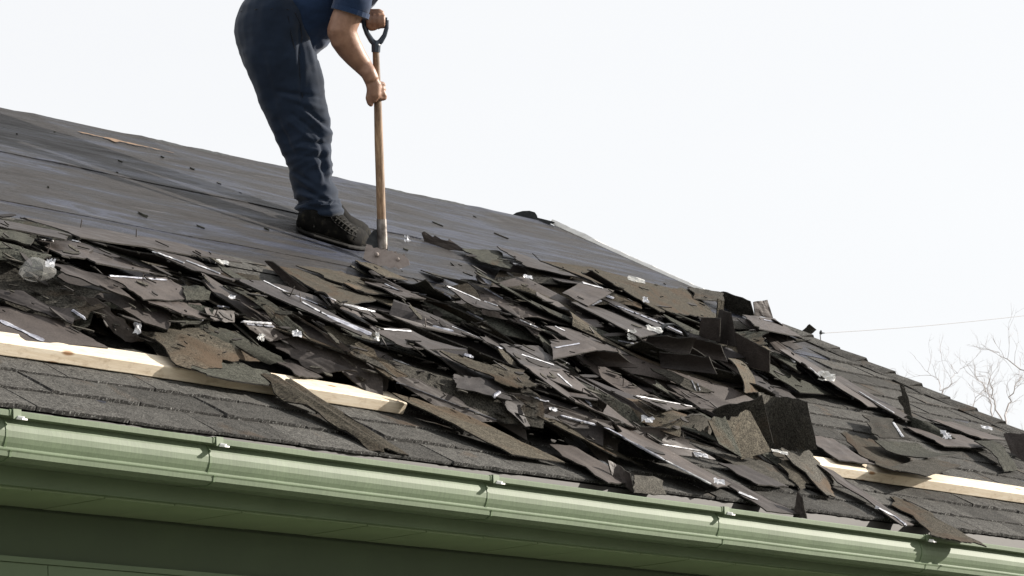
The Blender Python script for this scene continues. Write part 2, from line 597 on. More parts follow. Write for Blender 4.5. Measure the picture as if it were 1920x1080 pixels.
def pip(x, y, poly):
    c = False; n = len(poly)
    for i in range(n):
        x1, y1 = poly[i]; x2, y2 = poly[(i + 1) % n]
        if (y1 > y) != (y2 > y) and x < (x2 - x1) * (y - y1) / (y2 - y1) + x1: c = not c
    return c


HEAP = [(-120, 372), (0, 402), (100, 425), (200, 445), (330, 460), (470, 490), (560, 508), (660, 512), (700, 500), (790, 512), (850, 498), (885, 478), (935, 468), (1020, 490), (1140, 508),
        (1270, 532), (1345, 552), (1400, 580), (1490, 618), (1525, 660), (1500, 760), (1540, 840), (1440, 880), (1330, 862), (1200, 850), (1130, 850), (1030, 830), (900, 790), (800, 752), (680, 722),
        (560, 690), (480, 676), (330, 652), (0, 606), (-120, 590)]
HIDE = [(-200, 480), (200, 500), (600, 560), (1000, 570), (1300, 610), (1380, 690), (1280, 760), (1100, 760), (900, 720), (700, 650), (400, 620), (-200, 560)]
tabs = []
for v_ in range(10):
    rr = random.Random(v_ + 11)
    nx = 18
    V = []
    for k in range(nx + 1):
        u = k / nx
        X = -.164 + .328 * u
        e = .0045 * mnoise.noise(Vector((u * 5, v_ * 3.1, 0))) + rr.uniform(-.0015, .0015); li = .0112 + .003 * mnoise.noise(Vector((u * 4, v_ * 7.7, 4))) + rr.uniform(-.0008, .0008)
        V += [(X, -.072 + e, li), (X, -.068 + e, li + .0005), (X, .0, li - .003), (X, .078, .0035), (X, -.072 + e, .002)]
    Fc = []; mi = []
    for k in range(nx):
        a = 5 * k
        Fc += [(a, a + 5, a + 6, a + 1), (a + 1, a + 6, a + 7, a + 2), (a + 2, a + 7, a + 8, a + 3), (a + 4, a + 9, a + 5, a)]
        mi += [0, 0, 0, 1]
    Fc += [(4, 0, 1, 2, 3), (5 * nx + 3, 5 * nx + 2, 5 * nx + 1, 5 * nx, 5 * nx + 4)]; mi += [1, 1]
    me = bpy.data.meshes.new('shingle')
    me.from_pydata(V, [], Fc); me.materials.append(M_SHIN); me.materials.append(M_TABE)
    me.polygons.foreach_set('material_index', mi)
    lay = me.uv_layers.new(name='UVMap')
    for lp in me.loops:
        c_ = V[lp.vertex_index]; lay.data[lp.index].uv = (c_[0], c_[1])
    me.update(); tabs.append(me)
RM = Matrix(((1, 0, 0), (0, CA, -SA), (0, SA, CA)))
random.seed(21)
cnt = 0
INTACT = []
for row in range(0, 18):
    s = row * EXP + EXP / 2 - .004
    off = (row % 2) * TAB / 2 + random.uniform(-.012, .012)
    k0 = int((XL - off) / TAB) - 1
    for k in range(k0, 40):
        X = k * TAB + off + .003 + TAB / 2
        if X < -1.2 or X > hip_x(s) + .10: continue
        px, py, _ = proj(R(X, s, .01))
        if px < -90 or px > 2010: continue
        if pip(px, py, HIDE): continue
        if row > 4 and px < 1380 and py < 640: continue
        if px < 1500 and row > 12: continue
        sc = 1.0
        if X + TAB / 2 > hip_x(s): sc = max(.1, (hip_x(s) + .02 - (X - TAB / 2)) / TAB); X = X - TAB / 2 + TAB * sc / 2
        o = bpy.data.objects.new('shingle', random.choice(tabs))
        COL.objects.link(o); o.parent = house
        p = R(X, s + random.uniform(-.003, .003), 0)
        o.location = tuple(p - np.array(house['_w']))
        o.rotation_euler = (A + random.uniform(-.006, .010), random.uniform(-.004, .004), random.uniform(-.010, .010))
        o.scale = (sc, 1, random.uniform(.85, 1.35))
        cnt += 1
print('shingle tabs', cnt)
# solid courses under the debris, one stuff part
V, Fc = [], []
for row in range(0, 13):
    s = row * EXP
    x1 = 7.0 if row < 11 else 6.4
    n = len(V); V += [R(-3.1, s, .006), R(min(x1, hip_x(s)), s, .006), R(min(x1, hip_x(s)), s + EXP, .002), R(-3.1, s + EXP, .002)]; Fc.append((n, n + 1, n + 2, n + 3))
o = hpart('covered_courses', V, Fc, M_SHIN, recalc=False, uv=[(v[0], v[1]) for v in V]); o['kind'] = 'stuff'

# hip caps
for k in range(22):
    s = 2.33 - k * .118
    if s < 0: break
    X = hip_x(s)
    dv = R(hip_x(s - .1), s - .1) - R(hip_x(s), s); dv /= np.linalg.norm(dv)
    L = .165
    aw = np.array([-1., 0, 0]) * .11 + DN * .01
    bw = np.array([.10, 0.03, -.055])
    V = []
    P0 = R(X, s, 0); lo = P0 + dv * .125; hi = P0 - dv * .04
    lz, hz = random.uniform(.030, .037), .020
    for (c_, hh) in ((hi, hz), (lo, lz)):
        jt = [random.uniform(-.006, .006) for _ in range(5)]
        for q_, t in enumerate((-1, -.35, 0, .4, 1)):
            side = aw * -t if t < 0 else bw * t
            hgt = hh - .012 * abs(t) if t > -.9 else .012
            V.append(c_ + side + NRM * hgt + dv * jt[q_])
    n = len(V)
    V += [np.array(v) - NRM * .006 for v in V[:n]]
    Fc = [(i, i + 1, i + 6, i + 5) for i in range(4)]; mi = [0] * 4
    Fc += [(5 + i, 6 + i, 16 + i, 15 + i) for i in range(4)] + [(0, 5, 15, 10)] ; mi += [1] * 5
    hpart('hip_cap', V, Fc, [M_SHIN, M_EDGE], mi=mi, uv=[(v[0], v[1]) for v in V])

# ------------------------------------------------------------------ height field of the debris
GX0, GS0, GD = -2.0, -.35, .02
NX_, NS_ = 480, 200
H = np.zeros((NX_, NS_))
for j in range(NS_):
    s = GS0 + j * GD
    H[:, j] = .010 if s < 1.7 else .003


def blur(Z, r):
    k = np.exp(-np.linspace(-2, 2, 2 * r + 1) ** 2); k /= k.sum()
    Zp = np.pad(Z, r, mode='edge')
    Zp = np.apply_along_axis(lambda v: np.convolve(v, k, 'valid'), 0, Zp)
    return np.apply_along_axis(lambda v: np.convolve(v, k, 'valid'), 1, Zp)


HS = H.copy()


def gi(X, s):
    return (np.clip(((np.asarray(X) - GX0) / GD).astype(int), 0, NX_ - 1), np.clip(((np.asarray(s) - GS0) / GD).astype(int), 0, NS_ - 1))


def march(x, y, dh=0.0, field=None):
    """point on the (smoothed) debris surface that the pixel looks at, lifted dh"""
    field = HS if field is None else field
    X0, s0, t0 = on_roof(x, y, .40); X1, s1, t1 = on_roof(x, y, -.01)
    ts = np.linspace(0, 1, 500)
    X = X0 + (X1 - X0) * ts; s = s0 + (s1 - s0) * ts; h = .40 + (-.41) * ts
    i, j = gi(X, s)
    hit = np.nonzero(h <= field[i, j] + dh)[0]
    k = hit[0] if len(hit) else 499
    return np.array([X[k], s[k], h[k]])


PIECES = []


def sheet(name, G, side, parent=None, thick=.0042, gm=None, jag=.006, seed=0, label=None, cat=None, group=None, tear=(1, 1, 0, 0), uvs=None):
    """G: (nu+1, nv+1, 3) world grid of the upper surface"""
    rr = np.random.default_rng(seed + 1000)
    nu, nv = G.shape[0] - 1, G.shape[1] - 1
    G = G.copy()
    du = np.gradient(G, axis=0); dv = np.gradient(G, axis=1)
    N = np.cross(du, dv); N /= (np.linalg.norm(N, axis=2, keepdims=True) + 1e-9)
    if (N.mean((0, 1)) @ NRM) < 0: N = -N
    eu = du / (np.linalg.norm(du, axis=2, keepdims=True) + 1e-9); ev = dv / (np.linalg.norm(dv, axis=2, keepdims=True) + 1e-9)
    # torn outlines
    def rag(m, step):
        x = np.arange(m) * step * 1.0; o_ = rr.uniform(0, 90)
        return np.array([mnoise.noise(Vector((t * 9 + o_, 0, 0))) + .55 * mnoise.noise(Vector((t * 26 + o_, 5, 0))) + .3 * mnoise.noise(Vector((t * 70 + o_, 9, 0))) for t in x])
    su = np.linalg.norm(du, axis=2).mean(); sv_ = np.linalg.norm(dv, axis=2).mean()
    a0 = rag(nv + 1, sv_) * jag * 9 * tear[0]; a1 = rag(nv + 1, sv_) * jag * 9 * tear[1]
    G[0] += eu[0] * a0[:, None]; G[-1] += eu[-1] * a1[:, None]
    G[1] += eu[1] * a0[:, None] * .5; G[-2] += eu[-2] * a1[:, None] * .5
    b0 = rag(nu + 1, su) * jag * (.5 + 5.5 * tear[2]); b1 = rag(nu + 1, su) * jag * (.5 + 5.5 * tear[3])
    G[:, 0] += ev[:, 0] * b0[:, None]; G[:, -1] += ev[:, -1] * b1[:, None]
    G[:, 1] += ev[:, 1] * b0[:, None] * .4; G[:, -2] += ev[:, -2] * b1[:, None] * .4
    top = G.reshape(-1, 3); bot = (G - N * thick).reshape(-1, 3)
    n = (nu + 1) * (nv + 1)
    V = np.vstack([top, bot])
    idx = lambda i, j: i * (nv + 1) + j
    Fc = []; mi = []
    mt, mb = (0, 1) if side == 'G' else (1, 0)
    for i in range(nu):
        for j in range(nv):
            Fc.append((idx(i, j), idx(i + 1, j), idx(i + 1, j + 1), idx(i, j + 1))); mi.append(mt)
            Fc.append((n + idx(i, j + 1), n + idx(i + 1, j + 1), n + idx(i + 1, j), n + idx(i, j))); mi.append(mb)
    for i in range(nu):
        for j in (0, nv):
            Fc.append((idx(i, j), idx(i + 1, j), n + idx(i + 1, j), n + idx(i, j))); mi.append(2)
    for j in range(nv):
        for i in (0, nu):
            Fc.append((idx(i, j), idx(i, j + 1), n + idx(i, j + 1), n + idx(i, j))); mi.append(2)
    lu = np.linalg.norm(np.diff(G, axis=0), axis=2).mean(1).sum(); lv = np.linalg.norm(np.diff(G, axis=1), axis=2).mean(0).sum()
    UU, VV = np.meshgrid(np.linspace(0, lu, nu + 1), np.linspace(0, lv, nv + 1), indexing='ij')
    uv = np.stack([UU.ravel(), VV.ravel()], 1); uv = np.vstack([uv, uv])
    o = mk(name, V, Fc, [gm or M_GRAN, M_BACK, M_EDGE], parent=None, mi=mi, uv=uv, smooth=False, origin=top.mean(0))
    return o, G, N


def child_of(o, name, v, f, m, **k):
    v = np.asarray(v, float); org = v.mean(0)
    c_ = mk(name, v, f, m, origin=org, **k)
    c_.parent = o; c_.location = tuple(org - np.array(o.location))
    return c_


def strip_on(o, G, N, u0, u1, v0, v1, wd, mat, name='release_tape', seed=0):
    """a film strip lying on the sheet from (u0,v0) to (u1,v1)"""
    nu, nv = G.shape[0] - 1, G.shape[1] - 1
    rr = random.Random(seed)

    def smp(u, v, D):
        x, y = min(max(u, 0), .9999) * nu, min(max(v, 0), .9999) * nv
        i, j = int(x), int(y); a, b = x - i, y - j
        return (D[i, j] * (1 - a) * (1 - b) + D[i + 1, j] * a * (1 - b) + D[i, j + 1] * (1 - a) * b + D[i + 1, j + 1] * a * b)
    lv = np.linalg.norm(G[nu // 2, -1] - G[nu // 2, 0]) + 1e-6
    V = []; n = 16
    for k in range(n + 1):
        t = k / n; u = u0 + (u1 - u0) * t; v = v0 + (v1 - v0) * t
        hw = wd / lv / 2 * (1 + .25 * rr.uniform(-1, 1))
        for q_ in (-1, 0, 1):
            p = smp(u, v + q_ * hw, G) + smp(u, v, N) * (.0022 + (.0015 if q_ == 0 else 0) + .0012 * rr.random())
            V.append(p)
        V.append(smp(u, v, G) - smp(u, v, N) * .0005)
    Fc = []
    for k in range(n):
        a = 4 * k
        Fc += [(a, a + 4, a + 5, a + 1), (a + 1, a + 5, a + 6, a + 2), (a + 2, a + 6, a + 7, a + 3), (a + 3, a + 7, a + 4, a)]
    Fc += [(0, 1, 2, 3), (4 * n + 3, 4 * n + 2, 4 * n + 1, 4 * n)]
    return child_of(o, name, V, Fc, mat)


def add_nail(o, G, N, u, v, seed=0):
    nu, nv = G.shape[0] - 1, G.shape[1] - 1
    i, j = int(u * nu), int(v * nv)
    p = G[i, j]; r_ = random.Random(seed)
    d = N[i, j] * .6 + np.array([r_.uniform(-.3, .3), r_.uniform(-.3, .3), .7]); d /= np.linalg.norm(d)
    L = r_.uniform(.022, .032)
    v1, f1 = tube([p - d * .004, p + d * L], [.0019, .0017], 6)
    v2, f2 = tube([p + d * L, p + d * (L + .0015)], [.005, .005], 8) if r_.random() < .3 else tube([p + d * L, p + d * (L + .004)], [.0017, .0004], 6)
    return child_of(o, 'nail', *join([(v1, f1), (v2, f2)]), M_NAIL)


def stamp(G, margin=0):
    """write a sheet into the height field"""
    global H
    P = np.asarray(G).reshape(-1, G.shape[-2], 3)
    nu, nv = G.shape[0] - 1, G.shape[1] - 1
    uu = np.linspace(0, nu - 1e-4, nu * 6); vv = np.linspace(0, nv - 1e-4, nv * 5)
    UU, VV = np.meshgrid(uu, vv, indexing='ij')
    i = UU.astype(int); j = VV.astype(int); a = (UU - i)[..., None]; b = (VV - j)[..., None]
    S = G[i, j] * (1 - a) * (1 - b) + G[i + 1, j] * a * (1 - b) + G[i, j + 1] * (1 - a) * b + G[i + 1, j + 1] * a * b
    X = S[..., 0]; s = S[..., 1] * CA + S[..., 2] * SA; h = S @ NRM
    I, J = gi(X, s)
    np.maximum.at(H, (I.ravel(), J.ravel()), np.minimum(h.ravel(), .30))


def refresh():
    global HS
    HS = blur(H, 4)


GROUP = 'torn shingles heaped on the roof'
exec_zone = [
    ((-200, 380, 200, 520), 'far left below bare felt'),
    ((200, 420, 520, 560), 'along the heap top left of the boot'),
    ((-200, 520, 260, 700), 'far left above the pine board'),
    ((260, 560, 520, 760), 'above the left board middle'),
    ((520, 460, 700, 640), 'below the shovel blade'),
    ((700, 460, 900, 620), 'right of the shovel blade'),
    ((520, 620, 760, 780), 'above the left board end'),
    ((760, 600, 1000, 800), 'in the heap middle'),
    ((900, 440, 1160, 600), 'below the ridge corner'),
    ((1160, 500, 1400, 620), 'top right near the hip'),
    ((1000, 600, 1230, 740), 'left of the black flaps'),
    ((1230, 600, 1460, 740), 'among the black flaps'),
    ((1000, 740, 1300, 900), 'low above the gutter'),
    ((1300, 730, 1600, 900), 'beside the big curled flap'),
    ((1400, 590, 1700, 760), 'on courses by the hip'),
]


def zone(x, y):
    for (a, b, c_, d), n in exec_zone:
        if a <= x < c_ and b <= y < d: return n
    return 'on lower right courses' if x > 1300 else 'in the heap bottom'


# ------------------------------------------------------------------ random pieces settle on the height field
random.seed(5)
rng = np.random.default_rng(5)
refresh()
NGEN = 205
made = 0; tries = 0
USED = {}


def mklabel(side, ln, wd, gm, tape, x, y):
    sz = 'long' if ln > .75 else ('short' if ln < .42 else 'medium')
    wn_ = 'narrow' if wd < .11 else ('broad' if wd > .17 else 'slim')
    if side == 'G':
        lk = 'greenish granules up' if gm is M_GRANG else ('rusty spotted granules up' if gm is M_GRANS else 'grey granules up')
    else:
        lk = 'charcoal back up' + (', pale tape' if tape else '')
    return '%s %s shingle, %s, %s' % (sz, wn_, lk, zone(x, y))


polyH = HEAP
BOARDZONE = [(-100, 605), (0, 618), (330, 668), (600, 708), (770, 735), (800, 790), (700, 800), (-100, 720)]
gen_jobs = []
while made < NGEN and tries < 6000:
    tries += 1
    px = random.uniform(-80, 1530); py = random.uniform(390, 880)
    if not pip(px, py, polyH): continue
    if px > 1330 and random.random() < .55: continue
    X, s, h = march(px, py)
    ln = random.choice([.35, .5, .65, .8, .95]) * random.uniform(.85, 1.1); wd = random.choice([.08, .12, .15, .2, .28]) * random.uniform(.9, 1.1)
    th = math.radians(random.gauss(44, 12) if random.random() < .8 else random.gauss(55, 30))
    e0 = np.array([math.cos(th), -math.sin(th)]); e1 = np.array([math.sin(th), math.cos(th)])
    ok = True
    for (u, v) in ((-.5, -.5), (.5, -.5), (.5, .5), (-.5, .5), (0, .5), (0, -.5), (.5, 0)):
        q_ = np.array([X, s]) + e0 * u * ln + e1 * v * wd
        a_, b_, _ = proj(R(q_[0], q_[1], h + .02))
        if a_ < -60: continue
        if not pip(a_, b_, polyH): ok = False; break
    if not ok: continue
    nu, nv = max(8, int(ln / .032)), 7
    U, Vv = np.meshgrid(np.linspace(-.5, .5, nu + 1), np.linspace(-.5, .5, nv + 1), indexing='ij')
    if random.random() < .35: Vv = Vv * (1 - random.uniform(.2, .7) * (U + .5))      # tapering tear
    XX = X + e0[0] * U * ln + e1[0] * Vv * wd; SS = s + e0[1] * U * ln + e1[1] * Vv * wd
    I, J = gi(XX, SS)
    hh = H[I, J]
    Q = np.stack([np.ones_like(U), U, Vv, U * U, U * Vv], -1).reshape(-1, 5)
    cf, *_ = np.linalg.lstsq(Q, hh.ravel(), rcond=None)
    cf[3] = max(min(cf[3], .15), -.25)
    Z = (Q @ cf).reshape(U.shape)
    Z += np.quantile(hh - Z, .80) + .0055
    Z = np.minimum(Z, .125)
    # tilt, curl of a corner or an end, slight waviness
    lift = abs(random.gauss(0, .034)) if random.random() < .6 else .0
    Z += lift * (.5 - Vv) ** 1.5 * random.choice([1, 1, .4])
    if random.random() < .5:
        c_ = random.uniform(.01, .055); e_ = np.clip((U + .5 if random.random() < .6 else .5 - U) - .55, 0, 1) / .45
        Z += c_ * e_ ** 2
    if random.random() < .4: Z += random.uniform(-.012, .016) * (1 - 4 * Vv * Vv)
    Z += .004 * np.sin(U * 7 + random.random() * 6) * np.cos(Vv * 4 + random.random() * 6)
    G = np.stack([XX, SS * CA - Z * SA, SS * SA + Z * CA], -1)
    bad = False
    for i_ in range(0, nu + 1, 4):
        for j_ in (0, nv):
            a_, b_, _ = proj(G[i_, j_])
            if a_ > -60 and not (pip(a_, b_ + 7, polyH) or pip(a_, b_ - 5, polyH)): bad = True
            if a_ > -60 and pip(a_, b_, BOARDZONE): bad = True
    if bad: continue
    side = 'F' if random.random() < .56 else 'G'
    gm = random.choice([M_GRAN, M_GRAN, M_GRANG, M_GRANS, M_GRANS])
    stamp(G)
    made += 1
    if made % 12 == 0: refresh()
    tape = side == 'F' and random.random() < .12
    o, G2, N2 = sheet('torn_shingle', G, side, gm=gm, seed=made, jag=random.choice([.002, .004, .007]), tear=(random.random() < .6, random.random() < .8, random.random() < .35, random.random() < .35))
    cx, cy, _ = proj(o.location)
    lb = mklabel(side, ln, wd, gm, tape, cx, cy)
    tag(o, lb, 'shingle', GROUP)
    if tape:
        v = random.uniform(.3, .7); u0 = random.choice([0., 0., .3]); u1 = random.choice([1., 1., .6])
        strip_on(o, G2, N2, u0, u1, v, v + random.uniform(-.05, .05), random.uniform(.006, .012), random.choice([M_TAPE, M_TAPE, M_TAPE, M_TAPEB]), seed=made)
    if random.random() < .16: add_nail(o, G2, N2, random.random(), random.choice([.2, .5, .8]), made)
refresh()
print('generic', made, 'tries', tries, 'maxH', H.max(), 'mean', H[100:400, 40:120].mean())

# ------------------------------------------------------------------ pine boards lying along the slope
def board(pa, pb, label, lift=.010):
    a_ = on_roof(*pa, lift); b_ = on_roof(*pb, lift)
    a_ = np.array(a_[:2]); b_ = np.array(b_[:2])
    d = (b_ - a_); L = np.linalg.norm(d); d /= L; up_ = np.array([-d[1], d[0]])
    n = 24; W, T_ = .089, .038
    V = []
    prof = [(0.003, 0), (W - .003, 0), (W, .003), (W, T_ - .003), (W - .003, T_), (.003, T_), (0, T_ - .003), (0, .003)]
    for k in range(n + 1):
        t = k / n
        bend = .006 * math.sin(math.pi * t) + .002 * mnoise.noise(Vector((t * 6, 3, 3)))
        for (w_, h_) in prof:
            q_ = a_ + d * L * t + up_ * (w_ + bend)
            V.append(R(q_[0], q_[1], lift + h_ + .0012 * mnoise.noise(Vector((t * 14, w_ * 30, h_ * 30)))))
    m = len(prof)
    Fc = [(k * m + i, k * m + (i + 1) % m, (k + 1) * m + (i + 1) % m, (k + 1) * m + i) for k in range(n) for i in range(m)]
    Fc += [tuple(range(m)), tuple(n * m + i for i in range(m))]
    org = R((a_ + d * L / 2)[0], (a_ + d * L / 2)[1], lift)
    # express the mesh in a frame whose x runs along the board so that the grain follows it
    ex = R(*b_) - R(*a_); ex /= np.linalg.norm(ex); ez = NRM; ey = np.cross(ez, ex)
    B = np.stack([ex, ey, ez], 1)
    V2 = [tuple(B.T @ (v - org)) for v in V]
    me = bpy.data.meshes.new('pine_board'); me.from_pydata(V2, [], Fc); me.materials.append(M_PINE)
    bm = bmesh.new(); bm.from_mesh(me); bmesh.ops.recalc_face_normals(bm, faces=bm.faces); bm.to_mesh(me); bm.free()
    o = bpy.data.objects.new('pine_board', me); COL.objects.link(o)
    o.matrix_world = Matrix(((*B[0], org[0]), (*B[1], org[1]), (*B[2], org[2]), (0, 0, 0, 1)))
    tag(o, label, 'board', 'pine boards fixed across the slope as roof brackets')
    top = np.stack([np.array(V).reshape(n + 1, m, 3)[:, 5], np.array(V).reshape(n + 1, m, 3)[:, 4]], 1)
    stamp(top)


board((-110, 650.5), (755, 778), 'long pale pine board on the left, its square right end showing')
board((1480, 882.5), (2010, 958), 'pale pine board on the right, running out of the picture')
refresh()

# ------------------------------------------------------------------ pieces placed one by one from the photograph
SEED = [500]


def piece(c, side='F', gm=None, dh=(.02, .02, .03, .03), bow=0.0, bowu=0.0, tapes=(), label=None, tear=(1, 1, 0, 0), jag=.004, nails=(), n=(26, 10), thick=.0042, endcurl=0.0, snap=True, wav=.004):
    """c: four (x, y) points, clockwise from the upper left, found on the debris surface; dh lifts per corner (m)"""
    SEED[0] += 1
    P = []
    for (x, y), d in zip(c, dh):
        X, s, h = march(x, y, d)
        P.append(R(X, s, h))
    P = [np.array(p) for p in P]
    nu, nv = n
    G = np.zeros((nu + 1, nv + 1, 3))
    for i in range(nu + 1):
        for j in range(nv + 1):
            a, b = i / nu, j / nv
            p = P[0] * (1 - a) * (1 - b) + P[1] * a * (1 - b) + P[2] * a * b + P[3] * (1 - a) * b
            G[i, j] = p + NRM * (bow * 4 * b * (1 - b) + bowu * 4 * a * (1 - a) + endcurl * max(0, (a - .6) / .4) ** 2 + wav * mnoise.noise(Vector((a * 4, b * 2, SEED[0]))))
    o, G2, N2 = sheet('torn_shingle', G, side, gm=gm or M_GRAN, seed=SEED[0], jag=jag, tear=tear, thick=thick)
    if label is None: label = 'x'
    tag(o, label, 'shingle', GROUP)
    for k, t in enumerate(tapes):
        u0, u1, v0, v1, wd = t[:5]
        strip_on(o, G2, N2, u0, u1, v0, v1, wd, M_TAPEB if len(t) > 5 and t[5] else M_TAPE, seed=SEED[0] + k)
    for k, (u, v) in enumerate(nails): add_nail(o, G2, N2, u, v, SEED[0] + k)
    stamp(G)
    return o


def fpiece(c, side='F', gm=None, label='x', tear=(1, 1, 0, 0), jag=.004, n=(26, 10), kink=.4, tapes=()):
    """sheet whose four corners sit at given heights (m) above the roof plane, bent over an edge at kink"""
    SEED[0] += 1
    P = []
    for (x, y, h) in c:
        X, s, _ = on_roof(x, y, h); P.append(R(X, s, h))
    nu, nv = n
    G = np.zeros((nu + 1, nv + 1, 3))
    for i in range(nu + 1):
        for j in range(nv + 1):
            a, b = i / nu, j / nv
            p = P[0] * (1 - a) * (1 - b) + P[1] * a * (1 - b) + P[2] * a * b + P[3] * (1 - a) * b
            G[i, j] = p + NRM * (.012 * max(0, 1 - abs(a - kink) / .35) + .005 * mnoise.noise(Vector((a * 5, b * 3, SEED[0]))))
    o, G2, N2 = sheet('torn_shingle', G, side, gm=gm or M_GRAN, seed=SEED[0], jag=jag, tear=tear)
    tag(o, label, 'shingle', GROUP)
    for k, t in enumerate(tapes): strip_on(o, G2, N2, *t[:5], M_TAPEB if len(t) > 5 and t[5] else M_TAPE, seed=SEED[0] + k)
    stamp(G)
    return o


def stand(c, side='F', gm=None, dd=(0, 0), rot=-.03, near=0.0, bow=0.0, bowv=0.0, label=None, tear=(0, 0, 1, 0), jag=.003, n=(8, 8), dh=0.0, tapes=(), base=None):
    """a flap standing up: lower corners on the debris, upper corners at the same distance plus dd metres"""
    SEED[0] += 1
    tl, tr, br_, bl_ = c
    P3 = R(*march(bl_[0], bl_[1], dh)); P2 = R(*march(br_[0], br_[1], dh))
    z3 = (P3 - CAM) @ FW; z2 = (P2 - CAM) @ FW
    if base is not None:                       # keep both lower corners near one another
        z3 = z2 = base if base > 1 else (z3 + z2) / 2
        P3 = at_depth(bl_[0], bl_[1], z3); P2 = at_depth(br_[0], br_[1], z2)
    else:
        zm = (z3 + z2) / 2; z3 = zm - near - rot / 2; z2 = zm - near + rot / 2
        P3 = at_depth(bl_[0], bl_[1], z3); P2 = at_depth(br_[0], br_[1], z2)
    P0 = at_depth(tl[0], tl[1], z3 + dd[0]); P1 = at_depth(tr[0], tr[1], z2 + dd[1])
    nu, nv = n
    G = np.zeros((nu + 1, nv + 1, 3))
    for i in range(nu + 1):
        for j in range(nv + 1):
            a, b = i / nu, j / nv
            p = P0 * (1 - a) * (1 - b) + P1 * a * (1 - b) + P2 * a * b + P3 * (1 - a) * b
            G[i, j] = p + FW * (bow * 4 * a * (1 - a) + bowv * 4 * b * (1 - b) + .004 * mnoise.noise(Vector((a * 4, b * 3, SEED[0]))))
    G2 = G
    o, G2, N2 = sheet('torn_shingle', G, side, gm=gm or M_GRAN, seed=SEED[0], jag=jag, tear=tear)
    tag(o, label or 'x', 'shingle', GROUP)
    for k, t in enumerate(tapes):
        strip_on(o, G2, N2, *t[:5], M_TAPEB if len(t) > 5 and t[5] else M_TAPE, seed=SEED[0] + k)
    return o


def scrap(x, y, sz, kind=0, label='', dh=.01):
    """crumpled bit of tape film or plastic, a little folded sheet with thickness"""
    SEED[0] += 1
    rr = np.random.default_rng(SEED[0])
    X, s, h = march(x, y, dh); c_ = R(X, s, h + dh)
    wpx, hpx = sz
    z = (c_ - CAM) @ FW; k = z / F
    n = 5
    G = np.zeros((n + 1, n + 1, 3))
    for i in range(n + 1):
        for j in range(n + 1):
            a, b = i / n - .5, j / n - .5
            G[i, j] = c_ + RT * a * wpx * k - UP * b * hpx * k + FW * (-b * .03) + UP * (-a * .22 * wpx * k) + rr.normal(0, 1, 3) * min(wpx, hpx) * k * .13
    n_ = n + 1
    V = np.vstack([G.reshape(-1, 3), G.reshape(-1, 3) + FW * .0012])
    Fc = []; m = n_ * n_
    for i in range(n):
        for j in range(n):
            q_ = (i * n_ + j, (i + 1) * n_ + j, (i + 1) * n_ + j + 1, i * n_ + j + 1)
            Fc += [q_, tuple(m + t for t in q_[::-1])]
    for i in range(n):
        for (a, b) in ((i * n_, (i + 1) * n_), (i * n_ + n, (i + 1) * n_ + n), (i, i + 1), (n * n_ + i, n * n_ + i + 1)):
            Fc.append((a, b, m + b, m + a))
    o = mk('plastic_scrap', V, Fc, [M_TAPEB, M_PLAS, M_CLEAR][kind], origin=c_)
    tag(o, label, 'scrap', 'bits of torn plastic film in the heap')
    return o


# PIECES_BEGIN
LP = 'left pine board'
T = 1
# --- left end
piece([(-60, 398), (120, 436), (124, 449), (-60, 412)], 'F', dh=(.02, .02, .045, .045), label='long dark strip along the very top left edge of the heap')
piece([(37, 407), (290, 446), (455, 492), (150, 444)], 'F', dh=(.01, .01, .02, .025), bow=.004, nails=[(.4, .1), (.75, .2)], label='thin long charcoal strip lying on the edge of the bare felt')
piece([(-40, 405), (46, 440), (60, 458), (-40, 436)], 'G', M_GRANG, dh=(.02, .02, .05, .06), bow=.02, label='rounded grey granule roll at the left picture edge')
piece([(-40, 448), (95, 486), (80, 503), (-40, 478)], 'G', M_GRANG, dh=(.03, .03, .05, .05), bow=.025, label='second rounded granule roll below the first at the left')
piece([(60, 448), (150, 452), (185, 487), (118, 479)], 'F', dh=(.02, .02, .03, .03), nails=[(.1, .1)], label='charcoal flap with bright tape along its upper edge, left end')
piece([(145, 462), (235, 488), (320, 518), (178, 492)], 'F', dh=(.03, .03, .035, .035), bow=-.006, label='curled edged charcoal flap right of the bright taped one')
piece([(272, 464), (350, 482), (442, 527), (352, 502)], 'F', dh=(.05, .04, .05, .055), label='raised charcoal flap over the biggest black hollow')
piece([(85, 488), (205, 519), (252, 562), (138, 517)], 'F', dh=(.04, .04, .04, .05), label='slanting charcoal flap with white tape beside the clear plastic')
piece([(205, 518), (315, 520), (388, 563), (275, 561)], 'F', dh=(.04, .05, .03, .04), nails=[(.45, .2)], label='wide charcoal flap with bluish band, centre of the left end')
piece([(330, 536), (380, 537), (392, 562), (350, 562)], 'G', M_GRANG, bow=.015, label='stub of granule edge right of the bluish banded flap')
piece([(275, 563), (374, 568), (402, 600), (330, 586)], 'F', dh=(.02, .03, .04, .04), label='charcoal flap under the bluish banded flap')
piece([(383, 577), (440, 584), (440, 604), (394, 600)], 'F', dh=(.03, .03, .04, .04), tear=(0, 0, 0, 0), nails=[(.3, .6)], label='square cut charcoal end with a nail beside the black gap')
piece([(210, 568), (366, 597), (346, 612), (214, 579)], 'G', M_GRANG, dh=(.03, .03, .035, .035), jag=.006, tear=(1, 1, 1, 1), label='greenish ragged granule strip above the left board')
piece([(-40, 540), (45, 546), (140, 596), (136, 609)], 'F', dh=(.03, .03, .045, .045), label='charcoal wedge below the clear plastic at the left')
piece([(150, 556), (182, 560), (275, 640), (232, 642)], 'F', dh=(.03, .04, .02, .02), bow=.0, endcurl=.0, label='twisted charcoal flap with a white folded strip beside it')
piece([(-40, 566), (110, 598), (205, 652), (-40, 632)], 'F', dh=(.02, .03, .01, .01), label='broad charcoal sheet touching the left board with double tape line')
